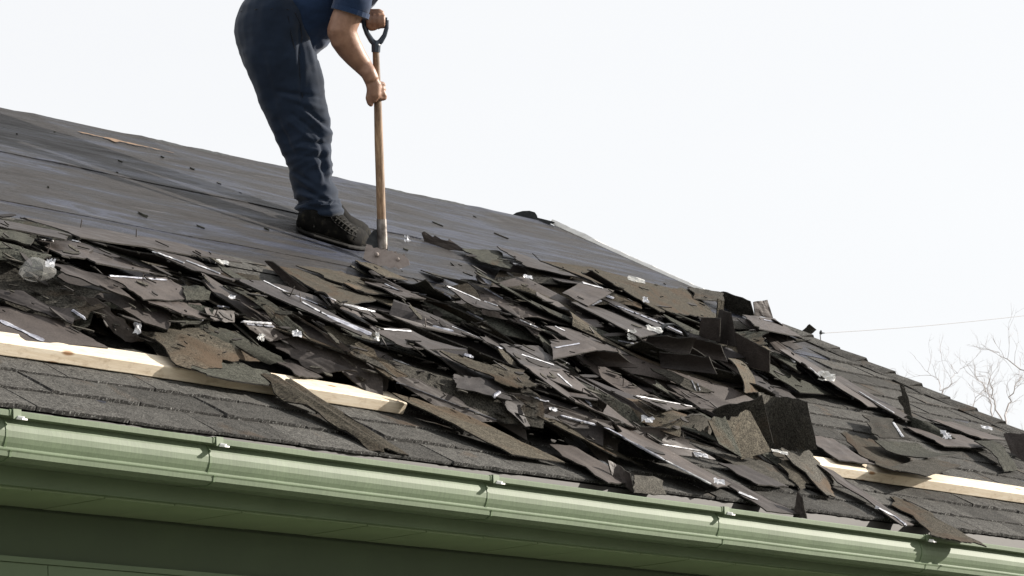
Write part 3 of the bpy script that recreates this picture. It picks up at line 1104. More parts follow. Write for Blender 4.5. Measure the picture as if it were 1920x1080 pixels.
piece([(350, 603), (440, 618), (560, 690), (440, 668)], 'G', M_GRANG, dh=(.02, .02, .03, .03), jag=.006, tear=(1, 1, 1, 1), label='greenish torn granule sheet above the board middle')
piece([(266, 628), (345, 613), (480, 676), (352, 690)], 'G', M_GRANS, dh=(.02, .03, .045, .045), jag=.006, tear=(1, 1, 1, 1), bow=.01, label='big ragged granule sheet with rusty patch overhanging the left board')
piece([(330, 684), (430, 668), (545, 722), (452, 716)], 'G', M_GRANG, dh=(.04, .04, .03, .045), jag=.006, tear=(1, 1, 1, 1), label='torn granule tongue lying over the middle of the left board')
# --- below the man
piece([(440, 523), (500, 527), (702, 626), (690, 634)], 'F', dh=(.04, .03, .04, .055), nails=[(.62, .3), (.6, .4)], label='long charcoal strip with white tape running down its length below the boot')
piece([(632, 568), (662, 571), (880, 632), (702, 594)], 'F', dh=(.04, .03, .02, .04), nails=[(.75, .8)], label='charcoal strip with bright white upper edge in the centre')
piece([(693, 612), (768, 617), (876, 655), (770, 653)], 'F', dh=(.045, .04, .045, .06), bow=-.008, label='bowed charcoal flap over a deep black gap in the centre')
piece([(555, 497), (640, 508), (800, 565), (680, 546)], 'G', M_GRANS, dh=(.02, .02, .03, .03), jag=.005, label='olive granule sheet with rusty streak below the shovel')
piece([(512, 497), (562, 505), (705, 562), (640, 572)], 'G', M_GRANS, dh=(.02, .02, .03, .04), jag=.005, label='brownish granule strip left of the olive sheet')
piece([(665, 488), (702, 495), (765, 525), (722, 518)], 'G', M_GRANS, dh=(.01, .01, .01, .02), label='small olive scrap under the shovel teeth')
piece([(790, 506), (835, 519), (895, 530), (860, 533)], 'G', M_GRAN, dh=(.01, .01, .02, .02), label='sliver of granules on the felt right of the blade')
piece([(675, 520), (722, 526), (800, 560), (742, 553)], 'F', dh=(.03, .03, .03, .04), label='charcoal flap just under the blade')
stand([(500, 491), (512, 490), (582, 545), (560, 552)], 'G', M_GRANG, dd=(.02, .02), label='black curled edge standing up left of the olive sheet')
piece([(418, 535), (452, 540), (572, 624), (545, 628)], 'G', M_GRANG, dh=(.04, .04, .03, .04), bow=.012, label='round shouldered granule strip left of the white taped strip')
piece([(468, 549), (484, 549), (577, 624), (562, 629)], 'G', M_GRANS, dh=(.04, .04, .03, .03), label='narrow rusty brown strip left of centre')
piece([(525, 575), (560, 598), (658, 660), (640, 656)], 'G', M_GRAN, dh=(.03, .03, .03, .03), bow=.008, label='narrow dark granule strip under the white taped strip')
piece([(450, 602), (508, 604), (542, 634), (502, 641)], 'F', dh=(.03, .04, .03, .03), label='stubby charcoal flap with broad white tape at its top')
piece([(600, 611), (622, 611), (768, 705), (735, 712)], 'G', M_GRANS, dh=(.03, .03, .03, .03), label='narrow brown granule strip sloping through the centre')
piece([(500, 640), (562, 648), (655, 694), (600, 700)], 'F', dh=(.02, .02, .03, .03), label='dusty charcoal flap above the right half of the left board')
piece([(512, 672), (560, 676), (608, 708), (560, 705)], 'F', dh=(.01, .01, .02, .02), label='small dark flap just behind the left board')
piece([(732, 706), (792, 711), (936, 790), (872, 792)], 'F', dh=(.02, .02, .02, .03), bow=-.004, tear=(0, 1, 0, 0), label='smooth purplish charcoal flap right of the left board end')
piece([(735, 736), (852, 768), (1064, 868), (962, 852)], 'G', M_GRANS, dh=(.02, .02, .015, .02), jag=.003, label='longest brownish granule strip running down towards the gutter')
# --- centre
piece([(855, 702), (930, 713), (965, 752), (846, 724)], 'F', dh=(.02, .02, .03, .03), label='charcoal flap with a short bluish band right of centre')
piece([(840, 664), (972, 690), (1012, 724), (956, 726)], 'G', M_GRANS, dh=(.02, .02, .03, .04), jag=.006, tear=(1, 1, 1, 1), label='granule sheet with an orange rusty centre')
piece([(980, 684), (1060, 694), (1195, 802), (1075, 752)], 'F', dh=(.04, .03, .03, .05), nails=[(.5, .6)], label='large charcoal flap with diagonal white tape')
piece([(1030, 674), (1062, 688), (1228, 790), (1190, 757)], 'F', dh=(.04, .04, .03, .04), label='charcoal strip lying over the diagonal taped flap')
piece([(935, 645), (1010, 648), (1075, 700), (990, 690)], 'F', dh=(.03, .03, .02, .03), label='charcoal flap with slanted white tape left of the black roll')
piece([(1030, 636), (1100, 640), (1120, 656), (1040, 672)], 'F', dh=(.02, .04, .05, .03), label='charcoal facet with bluish band beside the black roll')
piece([(950, 735), (1010, 748), (1152, 795), (1080, 801)], 'F', dh=(.03, .03, .04, .05), label='dark charcoal flap below the diagonal taped flap')
piece([(905, 728), (960, 742), (1025, 795), (985, 800)], 'F', dh=(.02, .02, .03, .03), bow=.006, label='arched charcoal strip left of the low taped strips')
piece([(1005, 778), (1055, 790), (1205, 872), (1150, 852)], 'G', M_GRANS, dh=(.02, .02, .02, .02), label='rusty granule strip above the curled flap at the gutter')
piece([(1132, 799), (1168, 797), (1372, 908), (1345, 914)], 'F', dh=(.03, .02, .02, .04), label='long straight charcoal strip with white tape on its lower edge')
piece([(1335, 893), (1362, 895), (1500, 965), (1440, 958)], 'F', dh=(.02, .02, .01, .01), label='charcoal strip with tape continuing towards the gutter')
piece([(1168, 800), (1245, 802), (1345, 862), (1268, 852)], 'F', dh=(.02, .02, .03, .03), label='charcoal flap with a thin double tape right of the long strip')
piece([(1028, 832), (1078, 836), (1190, 906), (1140, 905)], 'F', dh=(.02, .02, .0, .02), label='charcoal flap rolling up at its lower end above the gutter')
# --- top right of the blade
stand([(791, 437), (842, 448), (874, 471), (800, 466)], 'F', rot=.05, dd=(-.02, -.02), jag=.006, label='light grey upturned flap right of the shovel')
piece([(865, 465), (936, 470), (962, 505), (902, 491)], 'G', M_GRANG, dh=(.02, .02, .03, .03), jag=.006, label='granule flap behind the light grey upturned one')
piece([(932, 461), (985, 479), (1092, 522), (990, 500)], 'F', dh=(.04, .02, .02, .04), label='brown charcoal wedge at the top edge of the heap')
piece([(958, 492), (992, 494), (1137, 541), (1050, 527)], 'F', dh=(.04, .03, .03, .05), label='charcoal flap with the brightest white edge under the ridge end')
piece([(1012, 488), (1105, 500), (1330, 560), (1165, 545)], 'G', M_GRANS, dh=(.015, .015, .02, .02), jag=.006, label='broad brown granule sheet along the upper right edge')
piece([(1055, 549), (1092, 527), (1152, 545), (1102, 574)], 'F', dh=(.03, .05, .04, .03), label='pale charcoal facet with square tape bits')
piece([(1118, 556), (1138, 559), (1292, 627), (1258, 628)], 'F', dh=(.04, .03, .02, .04), label='charcoal strip with long tape above the black roll')
piece([(1072, 566), (1140, 580), (1262, 620), (1200, 632)], 'F', dh=(.03, .03, .03, .05), label='dusty charcoal strip over the shadow left of the roll')
piece([(835, 534), (862, 544), (962, 590), (884, 573)], 'F', dh=(.04, .03, .03, .04), label='charcoal flap with a white upper edge right of the blade')
piece([(905, 562), (940, 568), (1014, 620), (962, 602)], 'F', dh=(.03, .03, .03, .04), label='second white edged charcoal flap, lower than the first')
piece([(965, 596), (978, 596), (1014, 616), (1006, 634)], 'F', dh=(.03, .03, .03, .03), label='small charcoal end with one white line')
piece([(1150, 533), (1300, 543), (1345, 598), (1235, 582)], 'G', M_GRANS, dh=(.02, .03, .04, .03), jag=.005, tear=(1, 1, 1, 1), label='broad smooth brown granule sheet left of the black stump')
piece([(1020, 610), (1070, 615), (1180, 665), (1110, 655)], 'F', dh=(.02, .02, .03, .03), label='charcoal strip between the bluish facet and the roll')
# --- black curls and upright flaps
stand([(1105, 654), (1160, 660), (1196, 690), (1078, 686)], 'G', M_GRANG, near=.07, dd=(-.045, -.045), rot=-.06, bowv=.03, label='black humped flap left of the black hollow')
piece([(1288, 538), (1345, 547), (1358, 565), (1300, 560)], 'G', M_GRAN, dh=(.03, .05, .06, .04), bow=.015, label='rounded granule ridge at the upper right')
stand([(1346, 558), (1358, 562), (1357, 600), (1343, 600)], 'G', M_GRANS, rot=0.03, label='narrow brown stump standing at the upper right')
stand([(1349, 542), (1408, 566), (1416, 594), (1360, 590)], 'F', dd=(-.045, -.045), rot=-.06, label='black pointed flap on the skyline')
stand([(1413, 566), (1439, 562), (1450, 597), (1416, 592)], 'F', rot=0.06, dd=(0, 0), tear=(0, 0, 0, 0), label='light grey square flap standing on the skyline')
stand([(1316, 595), (1352, 596), (1350, 640), (1311, 632)], 'G', M_GRANG, near=.07, dd=(-.045, -.045), rot=-.06, tear=(0, 0, 0, 0), label='black square flap standing left of the green one')
stand([(1349, 581), (1371, 588), (1385, 650), (1343, 642)], 'G', M_GRANG, near=.07, dd=(-.045, -.045), rot=-.06, bow=-.02, label='curved dark green flap standing in front')
stand([(1380, 623), (1444, 657), (1444, 697), (1386, 682)], 'G', M_GRANG, near=.07, dd=(-.045, -.045), rot=-.06, tear=(0, 0, 0, 0), label='large dark green rectangle standing on edge')
stand([(1216, 628), (1306, 634), (1292, 667), (1206, 652)], 'G', M_GRANG, near=.07, dd=(-.045, -.045), rot=-.06, bowv=.02, label='dark granule flap under the arched roll')
stand([(1300, 634), (1352, 645), (1366, 680), (1296, 668)], 'G', M_GRANG, near=.07, dd=(-.045, -.045), rot=-.06, bowv=.03, label='dark granule flap below the square black one')
stand([(1236, 658), (1330, 668), (1345, 702), (1240, 690)], 'G', M_GRANG, near=.07, dd=(-.045, -.045), rot=-.06, bowv=.02, label='black flap at the bottom of the hollow')
piece([(1364, 671), (1384, 674), (1422, 735), (1398, 736)], 'G', M_GRANS, dh=(.06, .06, .02, .03), bow=.02, label='lit arched sliver right of the black hollow')
piece([(1393, 590), (1452, 597), (1504, 632), (1424, 616)], 'F', dh=(.03, .03, .03, .04), label='charcoal flap with white tape below the grey square')
piece([(1424, 620), (1472, 627), (1506, 652), (1488, 656)], 'F', dh=(.02, .03, .03, .03), nails=[(.6, .5)], label='second charcoal flap pointing right below it')
stand([(1496, 622), (1515, 605), (1531, 618), (1504, 638)], 'F', dd=(0, 0), label='purplish black block on the skyline at the hip')
piece([(1386, 598), (1404, 598), (1604, 748), (1572, 742)], 'F', dh=(.05, .04, .02, .03), label='very long charcoal strip lying across the intact courses')
piece([(1462, 655), (1480, 656), (1660, 765), (1628, 762)], 'F', dh=(.03, .02, .02, .03), label='long charcoal strip holding crumpled plastic')
piece([(1556, 706), (1576, 705), (1730, 795), (1690, 784)], 'F', dh=(.03, .02, .02, .03), label='long charcoal strip nearest the hip')
piece([(1400, 672), (1440, 680), (1560, 740), (1500, 735)], 'G', M_GRANG, dh=(.02, .02, .02, .03), label='granule strip under the long charcoal strips')
# big curled flap
stand([(1335, 772), (1428, 737), (1450, 830), (1350, 830)], 'F', near=.16, rot=-.02, dd=(-.05, -.06), jag=.005, tear=(1, 0, .6, 0), label='black back wall of the big curled flap')
stand([(1420, 738), (1514, 752), (1532, 842), (1440, 862)], 'F', near=.17, rot=-.10, dd=(-.06, -.02), bow=.11, jag=.004, tear=(0, .3, .6, 0), n=(12, 8), label='big black flap curled up like an open box')
stand([(1328, 788), (1360, 781), (1392, 858), (1348, 832)], 'G', M_GRANG, near=.26, rot=0.1, dd=(.02, 0), label='lit granule face, left half of the folded flap')
stand([(1358, 781), (1408, 774), (1446, 846), (1390, 861)], 'G', M_GRANS, near=.26, rot=0.13, dd=(.0, .02), jag=.006, label='lit granule face, right half of the folded flap')
piece([(1462, 842), (1520, 846), (1564, 898), (1556, 932)], 'G', M_GRAN, dh=(.04, .03, .01, .02), jag=.006, tear=(1, 1, 1, 1), label='ragged granule flap spilling from the curled flap')
piece([(1455, 868), (1500, 862), (1560, 905), (1500, 915)], 'G', M_GRANS, dh=(.03, .03, .02, .02), jag=.006, tear=(1, 1, 1, 1), label='granule flap with rusty spot in front of the curl')
piece([(1340, 850), (1425, 862), (1530, 915), (1430, 905)], 'G', M_GRAN, dh=(.01, .01, .015, .02), jag=.006, tear=(1, 1, 1, 1), label='flat ragged granule sheet below the curled flap')
piece([(1345, 868), (1400, 873), (1478, 912), (1420, 908)], 'F', dh=(.02, .02, .02, .03), label='small charcoal flap below the curled flap')
piece([(1255, 790), (1300, 775), (1340, 790), (1330, 815)], 'F', dh=(.04, .07, .05, .04), bow=.004, label='arched charcoal flap left of the curled flap')
piece([(1185, 740), (1220, 742), (1305, 765), (1250, 768)], 'F', dh=(.03, .03, .03, .04), label='charcoal flap with thin white edge left of the curl')
piece([(1250, 720), (1330, 735), (1400, 770), (1310, 765)], 'F', dh=(.02, .02, .04, .04), label='charcoal flap running into the curled flap')
piece([(1220, 690), (1260, 695), (1340, 735), (1300, 735)], 'G', M_GRAN, dh=(.04, .04, .03, .04), label='granule flap with crossing tape ends')
# lower right
piece([(1530, 870), (1562, 882), (1712, 984), (1690, 984)], 'F', dh=(.03, .03, .01, .02), label='long charcoal strip with wide silver tape at the lower right')
piece([(1664, 928), (1702, 940), (1848, 1022), (1752, 1004)], 'G', M_GRANS, dh=(.01, .01, .03, .02), jag=.007, tear=(1, 1, 1, 1), label='ragged rusty granule strip hanging over the gutter')
piece([(1576, 810), (1650, 828), (1765, 886), (1668, 880)], 'G', M_GRANS, dh=(.05, .05, .06, .08), jag=.010, tear=(1, 1, 1, 1), bow=-.015, label='ragged granule flap drooping above the right board')
piece([(1620, 778), (1672, 785), (1708, 822), (1644, 820)], 'G', M_GRAN, dh=(.04, .05, .08, .06), label='lit granule flap with one white cross tape')
stand([(1683, 712), (1697, 722), (1712, 784), (1697, 782)], 'F', rot=-0.02, dd=(.02, .02), jag=.005, tear=(1, 1, 1, 0), label='tall narrow shard standing alone on the courses')
stand([(1698, 780), (1742, 792), (1792, 822), (1708, 820)], 'G', M_GRANG, dd=(.04, .04), bow=-.03, label='greenish granule flap behind the dark drooping one')
stand([(1600, 798), (1668, 790), (1700, 780), (1690, 812)], 'F', dd=(.05, .05), label='black pocket beside the lit granule flap')
piece([(1640, 826), (1720, 830), (1802, 850), (1740, 858)], 'G', M_GRANG, dh=(.08, .08, .10, .08), bow=-.02, label='dark boat shaped flap on the right courses')
piece([(1662, 877), (1740, 858), (1803, 872), (1738, 892)], 'G', M_GRAN, dh=(.06, .07, .10, .10), label='dark flap jutting over the right pine board')
piece([(1500, 812), (1560, 822), (1640, 870), (1570, 862)], 'F', dh=(.03, .03, .03, .03), label='dark flap between the curl and the right board')
piece([(1700, 800), (1800, 815), (1860, 840), (1770, 836)], 'F', dh=(.01, .02, .02, .03), label='flat flap lying on the right courses')
piece([(1740, 785), (1790, 792), (1890, 825), (1840, 822)], 'F', dh=(.02, .02, .02, .03), label='charcoal strip on the courses near the right edge')
piece([(1826, 826), (1862, 826), (1908, 882), (1884, 884)], 'G', M_GRANG, dh=(.04, .05, .01, .02), bow=.02, label='arched granule strip at the right picture edge')
stand([(1882, 816), (1930, 812), (1930, 872), (1896, 850)], 'F', dd=(.03, .03), label='dark upright flap cut by the right picture edge')
stand([(1497, 922), (1503, 925), (1514, 972), (1488, 970)], 'G', M_GRAN, dd=(0, 0), jag=.004, n=(4, 8), label='small pointed granule shard standing by the gutter')
stand([(1140, 862), (1180, 884), (1190, 925), (1150, 900)], 'F', dd=(.0, .03), bow=.03, label='black rolled end of the flap at the gutter')
piece([(1186, 890), (1228, 894), (1252, 928), (1190, 924)], 'G', M_GRAN, dh=(.03, .02, .0, .0), bow=.01, label='lit granule tongue resting on the gutter edge')
fpiece([(485, 703, .062), (548, 712, .062), (764, 851, .018), (702, 846, .012)], 'G', M_GRANS, jag=.006, tear=(1, 1, 1, 1), kink=.36, label='long torn granule strip draped over the left board down to the eave')
# PIECES_END
refresh()


# release tape strips, laid on whichever torn shingle carries them
TAPES = [(67, 449, 100, 453, 3, 1), (127, 450, 150, 455, 4, 1), (110, 487, 205, 520, 3, 1), (205, 518, 312, 526, 5, 0), (55, 438, 98, 449, 2, 0), (287, 472, 345, 494, 2.5, 1), (350, 490, 412, 514, 2.5, 1), (0, 602, 82, 640, 6, 0),
         (135, 582, 172, 606, 5, 0), (388, 570, 430, 578, 4, 0), (452, 603, 508, 607, 4, 1), (462, 608, 512, 613, 3, 0), (495, 528, 545, 553, 4, 1), (545, 555, 612, 592, 4, 1), (612, 592, 700, 630, 6, 0), (636, 569, 785, 605, 4, 1),
         (787, 606, 850, 622, 4, 0), (708, 617, 770, 622, 5, 1), (708, 527, 750, 547, 4, 0), (838, 537, 900, 564, 4, 1), (905, 564, 944, 579, 3, 1), (832, 550, 852, 562, 3, 0), (963, 494, 1045, 518, 3.5, 1), (1045, 518, 1130, 541, 4, 1),
         (975, 600, 1008, 615, 2, 1), (1012, 600, 1058, 621, 2, 1), (1138, 568, 1198, 590, 3, 0), (1202, 592, 1250, 612, 4, 0), (1252, 613, 1290, 630, 3, 0), (1106, 573, 1126, 564, 7, 0), (1136, 555, 1150, 560, 5, 0),
         (908, 541, 942, 561, 2, 0), (978, 666, 1037, 685, 5, 1), (1032, 665, 1085, 693, 2, 1), (1046, 703, 1093, 745, 6, 1), (1094, 746, 1112, 765, 5, 0), (1040, 653, 1085, 645, 5, 0), (920, 748, 937, 735, 7, 0), (922, 647, 950, 658, 4, 0),
         (1050, 779, 1120, 798, 4, 0), (1186, 742, 1303, 764, 2.5, 1), (1133, 801, 1245, 862, 5, 0), (1247, 863, 1332, 907, 4, 1), (1212, 829, 1320, 847, 2.5, 1), (733, 712, 930, 788, 1.6, 0), (870, 665, 897, 673, 5, 0),
         (1293, 706, 1305, 733, 2, 1), (1303, 706, 1312, 733, 2, 1), (1402, 594, 1490, 613, 4, 0), (1467, 660, 1491, 680, 4, 1), (1518, 690, 1545, 712, 3, 1), (1566, 728, 1600, 748, 4, 1), (1610, 735, 1676, 775, 3, 1),
         (1341, 906, 1420, 938, 3, 1), (1675, 793, 1693, 820, 5, 1), (1623, 812, 1650, 822, 3, 0), (1557, 906, 1675, 968, 6, 1), (1676, 968, 1700, 986, 5, 0), (1097, 848, 1142, 874, 4, 1), (1160, 640, 1205, 648, 3, 0), (875, 585, 905, 600, 3, 0),
         (350, 595, 380, 601, 3, 0), (1000, 745, 1050, 760, 2, 0), (1420, 700, 1440, 712, 3, 0), (760, 545, 800, 552, 2, 0), (586, 545, 640, 570, 1.5, 0)]
bpy.context.view_layer.update()
_dg = bpy.context.evaluated_depsgraph_get()
nt = 0
for ti, (x0, y0, x1, y1, wpx, br) in enumerate(TAPES):
    n = 18; hits = []
    for k in range(n + 1):
        t = k / n
        d_ = ray(x0 + (x1 - x0) * t, y0 + (y1 - y0) * t); d_ = d_ / np.linalg.norm(d_)
        ok, loc, nn, fi, ob, _m = SC.ray_cast(_dg, Vector(CAM), Vector(d_))
        hits.append((ob.name if ok else None, np.array(loc), np.array(nn)))
    names = [h[0] for h in hits if h[0] and h[0].startswith('torn_shingle')]
    if not names: continue
    best = max(set(names), key=names.count); ob = bpy.data.objects[best]
    if ob.parent: continue
    idx = [k for k, h in enumerate(hits) if h[0] == best]
    if len(idx) < 4: continue
    # longest unbroken run
    runs = []; cur = [idx[0]]
    for k in idx[1:]:
        if k == cur[-1] + 1: cur.append(k)
        else: runs.append(cur); cur = [k]
    runs.append(cur); cur = max(runs, key=len)
    if len(cur) < 4: continue
    P = [hits[k][1] for k in cur]; Nn = [hits[k][2] if hits[k][2] @ FW < 0 else -hits[k][2] for k in cur]
    rr = random.Random(ti); V = []
    zz = (P[0] - CAM) @ FW; kk = zz / F
    for k in range(len(P)):
        tg = P[min(k + 1, len(P) - 1)] - P[max(k - 1, 0)]; tg /= np.linalg.norm(tg)
        sd_ = np.cross(Nn[k], tg); sd_ /= np.linalg.norm(sd_)
        # width across, as wide on the surface as it looks in the photograph
        vis = max(.18, np.linalg.norm(np.array([sd_ @ RT, sd_ @ UP])))
        hw = min(.022, wpx * kk / vis / 2) * (1 + .2 * rr.uniform(-1, 1)) * (.5 if k in (0, len(P) - 1) and rr.random() < .5 else 1)
        off = .0018 + .001 * rr.random()
        V += [P[k] - sd_ * hw + Nn[k] * off, P[k] + Nn[k] * (off + .002), P[k] + sd_ * hw + Nn[k] * off, P[k] - Nn[k] * .001]
    m = len(P) - 1; Fc = []
    for k in range(m):
        q0 = 4 * k
        Fc += [(q0, q0 + 4, q0 + 5, q0 + 1), (q0 + 1, q0 + 5, q0 + 6, q0 + 2), (q0 + 2, q0 + 6, q0 + 7, q0 + 3), (q0 + 3, q0 + 7, q0 + 4, q0)]
    Fc += [(0, 1, 2, 3), (4 * m + 3, 4 * m + 2, 4 * m + 1, 4 * m)]
    child_of(ob, 'release_tape', V, Fc, M_TAPEB if br else M_TAPE); nt += 1
print('tapes laid', nt, 'of', len(TAPES))

# arched black roll
def arch(c, wpx, hpx, dep, label, mat=M_BLACK, name='torn_shingle', ang=0.0):
    X, s, h = march(c[0], c[1], .0); P = R(X, s, h); z = (P - CAM) @ FW - .12; P = at_depth(c[0], c[1], z); k = z / F
    V = []; n = 14
    for (r0, dz) in ((1.0, 0), (1.0, dep), (.92, dep), (.92, 0)):
        for i in range(n + 1):
            t = math.pi * i / n
            V.append(P + RT * (-math.cos(t) * wpx * k / 2 * r0) + UP * (math.sin(t) * hpx * k * r0 - .0 * t + (-math.cos(t)) * ang * wpx * k / 2) + FW * dz)
    m = n + 1
    Fc = [(r_ * m + i, r_ * m + i + 1, ((r_ + 1) % 4) * m + i + 1, ((r_ + 1) % 4) * m + i) for r_ in range(4) for i in range(n)]
    Fc += [(0, m, 2 * m, 3 * m), (n, n + m, n + 2 * m, n + 3 * m)]
    o = mk(name, V, Fc, mat, smooth=False)
    tag(o, label, 'shingle', GROUP)
    return o


arch((1266, 634), 54, 26, .32, 'black arched roll of shingle beside the white scrap', ang=-.2)

def solid(poly, z, dep, name, label, cat, group=None, mat=M_BLACK, parent=None, tilt=0.0, back=.9):
    """outline in the image plane at distance z, given real depth dep"""
    c_ = np.mean(poly, 0); n = len(poly)
    V = [at_depth(x, y, z + tilt * (c_[1] - y)) for x, y in poly]
    V += [at_depth(c_[0] + (x - c_[0]) * back, c_[1] + (y - c_[1]) * back, z + dep + tilt * (c_[1] - y)) for x, y in poly]
    Fc = [tuple(range(n)), tuple(range(2 * n - 1, n - 1, -1))] + [(i, (i + 1) % n, n + (i + 1) % n, n + i) for i in range(n)]
    o = mk(name, V, Fc, mat, origin=np.mean(V, 0))
    tag(o, label, cat, group)
    return o


_, _, zr = on_roof(985, 409, .0)
solid([(953, 410), (959, 404), (968, 398.5), (980, 395.5), (993, 395), (1003, 398), (1007, 404), (1008, 408), (1024, 412), (1036, 415), (1041, 417), (1036, 419), (1026, 420.5),
       (1014, 421), (1000, 418), (986, 415), (972, 412), (962, 411)], zr + .06, .22, 'curled_ridge_cap', 'black curled piece of ridge cap sitting at the ridge corner', 'roofing scrap')

# ------------------------------------------------------------------ film scraps
for (x, y, wx, hy, kd, lb) in [
    (92, 500, 22, 20, 0, 'white crumpled tip of film beside the clear plastic'),
    (255, 620, 14, 34, 0, 'white folded film strip on the twisted flap above the left board'),
    (415, 497, 26, 9, 1, 'milky film puff on the edge of the heap left of the boot'),
    (432, 562, 14, 9, 0, 'small white scrap in the gap above the square charcoal end'),
    (487, 638, 12, 18, 1, 'white scrap standing in a crack above the left board'),
    (555, 632, 20, 14, 0, 'square white scrap below the white taped strip'),
    (705, 637, 11, 22, 1, 'yellowish film tag hanging at the end of the long taped strip'),
    (748, 504, 9, 12, 0, 'bright white tooth of film at the blade corner'),
    (761, 452, 13, 14, 0, 'white square scrap right of the shovel ferrule'),
    (988, 523, 18, 10, 0, 'white scrap on the brown granule sheet'),
    (1192, 529, 38, 10, 1, 'flat pale flake at the upper right edge of the heap'),
    (1209, 566, 12, 14, 0, 'small white tag at upper right'),
    (1182, 632, 17, 28, 1, 'torn paperlike tuft left of the arched roll'),
    (1225, 621, 34, 13, 1, 'milky film tongue under the arched roll'),
    (1035, 772, 18, 9, 0, 'white knot of film low in the centre'),
    (1312, 858, 30, 10, 0, 'white rag of film on the long taped strip near the gutter'),
    (1346, 908, 24, 12, 0, 'shiny crumpled film where two taped strips meet'),
    (1548, 710, 34, 22, 1, 'milky crumpled plastic on the long strips by the hip'),
    (1772, 820, 20, 18, 0, 'shiny film curl on the right courses'),
    (1848, 806, 24, 7, 0, 'white patch on the right courses near the picture edge'),
    (1212, 790, 26, 16, 0, 'bluish shiny film right of the diagonal taped flap'),
    (1460, 852, 36, 8, 1, 'pale torn paper lip in front of the big curled flap')]:
    scrap(x, y, (wx * .85, hy * .7), kd, lb)

# small ragged bits lying all through the heap: too many to count, one object
random.seed(77)
V, Fc, MI = [], [], []
nb = 0
while nb < 520:
    px = random.uniform(-40, 1560); py = random.uniform(395, 900)
    if not pip(px, py, HEAP) or pip(px, py, BOARDZONE): continue
    X, s, h = march(px, py, .0, H)
    if h < .015 and random.random() < .5: continue
    sz = random.choice([.006, .010, .014, .020, .034]) * random.uniform(.7, 1.3); asp = random.uniform(.12, .5)
    th = math.radians(random.gauss(46, 28)); e0 = R(math.cos(th), -math.sin(th)); e1 = R(math.sin(th), math.cos(th))
    P = R(X, s, h + random.uniform(.001, .006)); tx, ty = random.gauss(0, .22), random.gauss(0, .22)
    m = 7; n0 = len(V)
    for lay in (0, 1):
        for i in range(m):
            t = 2 * math.pi * i / m; r_ = random.Random(nb * 31 + i).uniform(.55, 1.2)
            u, v = math.cos(t) * sz * r_, math.sin(t) * sz * asp * r_
            V.append(P + e0 * u + e1 * v + NRM * (tx * u + ty * v + .0035 * lay))
    Fc.append(tuple(n0 + i for i in range(m))); Fc.append(tuple(n0 + m + i for i in range(m)))
    mt = random.choice([0, 0, 0, 1, 1]); MI += [mt, mt]
    for i in range(m): Fc.append((n0 + i, n0 + (i + 1) % m, n0 + m + (i + 1) % m, n0 + m + i)); MI.append(2)
    nb += 1
q = Mat('loose bit of shingle back', .7, .3); q.color(q.ramp(q.noise(q.coord('Object'), 6, 3), [(.3, (.028, .025, .024)), (.7, (.062, .055, .051))])); _mb = q.m
q = Mat('loose bit of granule face', .95, .2); q.color(q.ramp(q.noise(q.coord('Object'), 150, 3, .7), [(.33, (.02, .02, .017)), (.62, (.095, .088, .072))])); _mg = q.m
o = mk('shingle_crumbs', V, Fc, [_mb, _mg, M_EDGE], mi=MI)
tag(o, 'small ragged bits of shingle strewn all through the heap', 'debris', None, 'stuff')

# clear plastic bag, a crumpled dome
X, s, h = march(72, 525, .0); Pc = R(X, s, h + .02); zc = (Pc - CAM) @ FW; kc = zc / F
V, Fc = ball(at_depth(70, 508, zc), (33 * kc, .07, 24 * kc), 12, 7, (RT, FW, UP))
V = [np.array(v) + (RT * mnoise.noise(Vector(v) * 14) + UP * mnoise.noise(Vector(v) * 14 + Vector((5, 5, 5)))) * .02 for v in V]
o = mk('plastic_bag', V, Fc, M_CLEAR, origin=np.mean(V, 0)); tag(o, 'clear crumpled plastic packet near the left end of the heap', 'plastic packet')

# loose crumbs of felt and granules on the bare felt
random.seed(12)
crumbs = [(375, 426, 20, 5), (268, 403, 26, 4), (270, 405, 14, 3), (225, 303, 11, 5), (304, 295, 9, 4), (360, 317, 12, 4), (219, 324, 7, 3), (31, 252, 4, 3), (102, 248, 4, 3), (330, 467, 0, 0),
          (90, 352, 5, 2), (820, 421, 24, 5), (940, 443, 34, 4), (760, 468, 14, 5), (890, 407, 8, 3),
          (410, 345, 10, 3), (450, 362, 8, 3), (500, 430, 12, 3)]
for (x, y, wx, hy) in crumbs:
    if wx == 0: continue
    X, s, t = on_roof(x, y, .006); P = R(X, s, .006); k = t / F
    V = []
    m = 7
    for lay in (0, 1):
        for i in range(m):
            q_ = 2 * math.pi * i / m; r_ = random.uniform(.6, 1.1)
            V.append(P + RT * math.cos(q_) * wx * .5 * k * r_ + np.array([.25, .9, 0]) * math.sin(q_) * hy * k * .6 * r_ - UP * .14 * math.cos(q_) * wx * k * .5 + NRM * (.0 + .006 * lay * r_))
            v_ = V[-1]; hgt = v_ @ NRM; V[-1] = v_ - NRM * (hgt - (.004 + .007 * lay * r_))
    Fc = [tuple(range(m)), tuple(range(2 * m - 1, m - 1, -1))] + [(i, (i + 1) % m, m + (i + 1) % m, m + i) for i in range(m)]
    o = mk('felt_crumb', V, Fc, M_GRANG, origin=P); tag(o, 'small dark crumb of torn felt lying on the bare felt', 'debris', 'dark crumbs scattered on the bare felt')

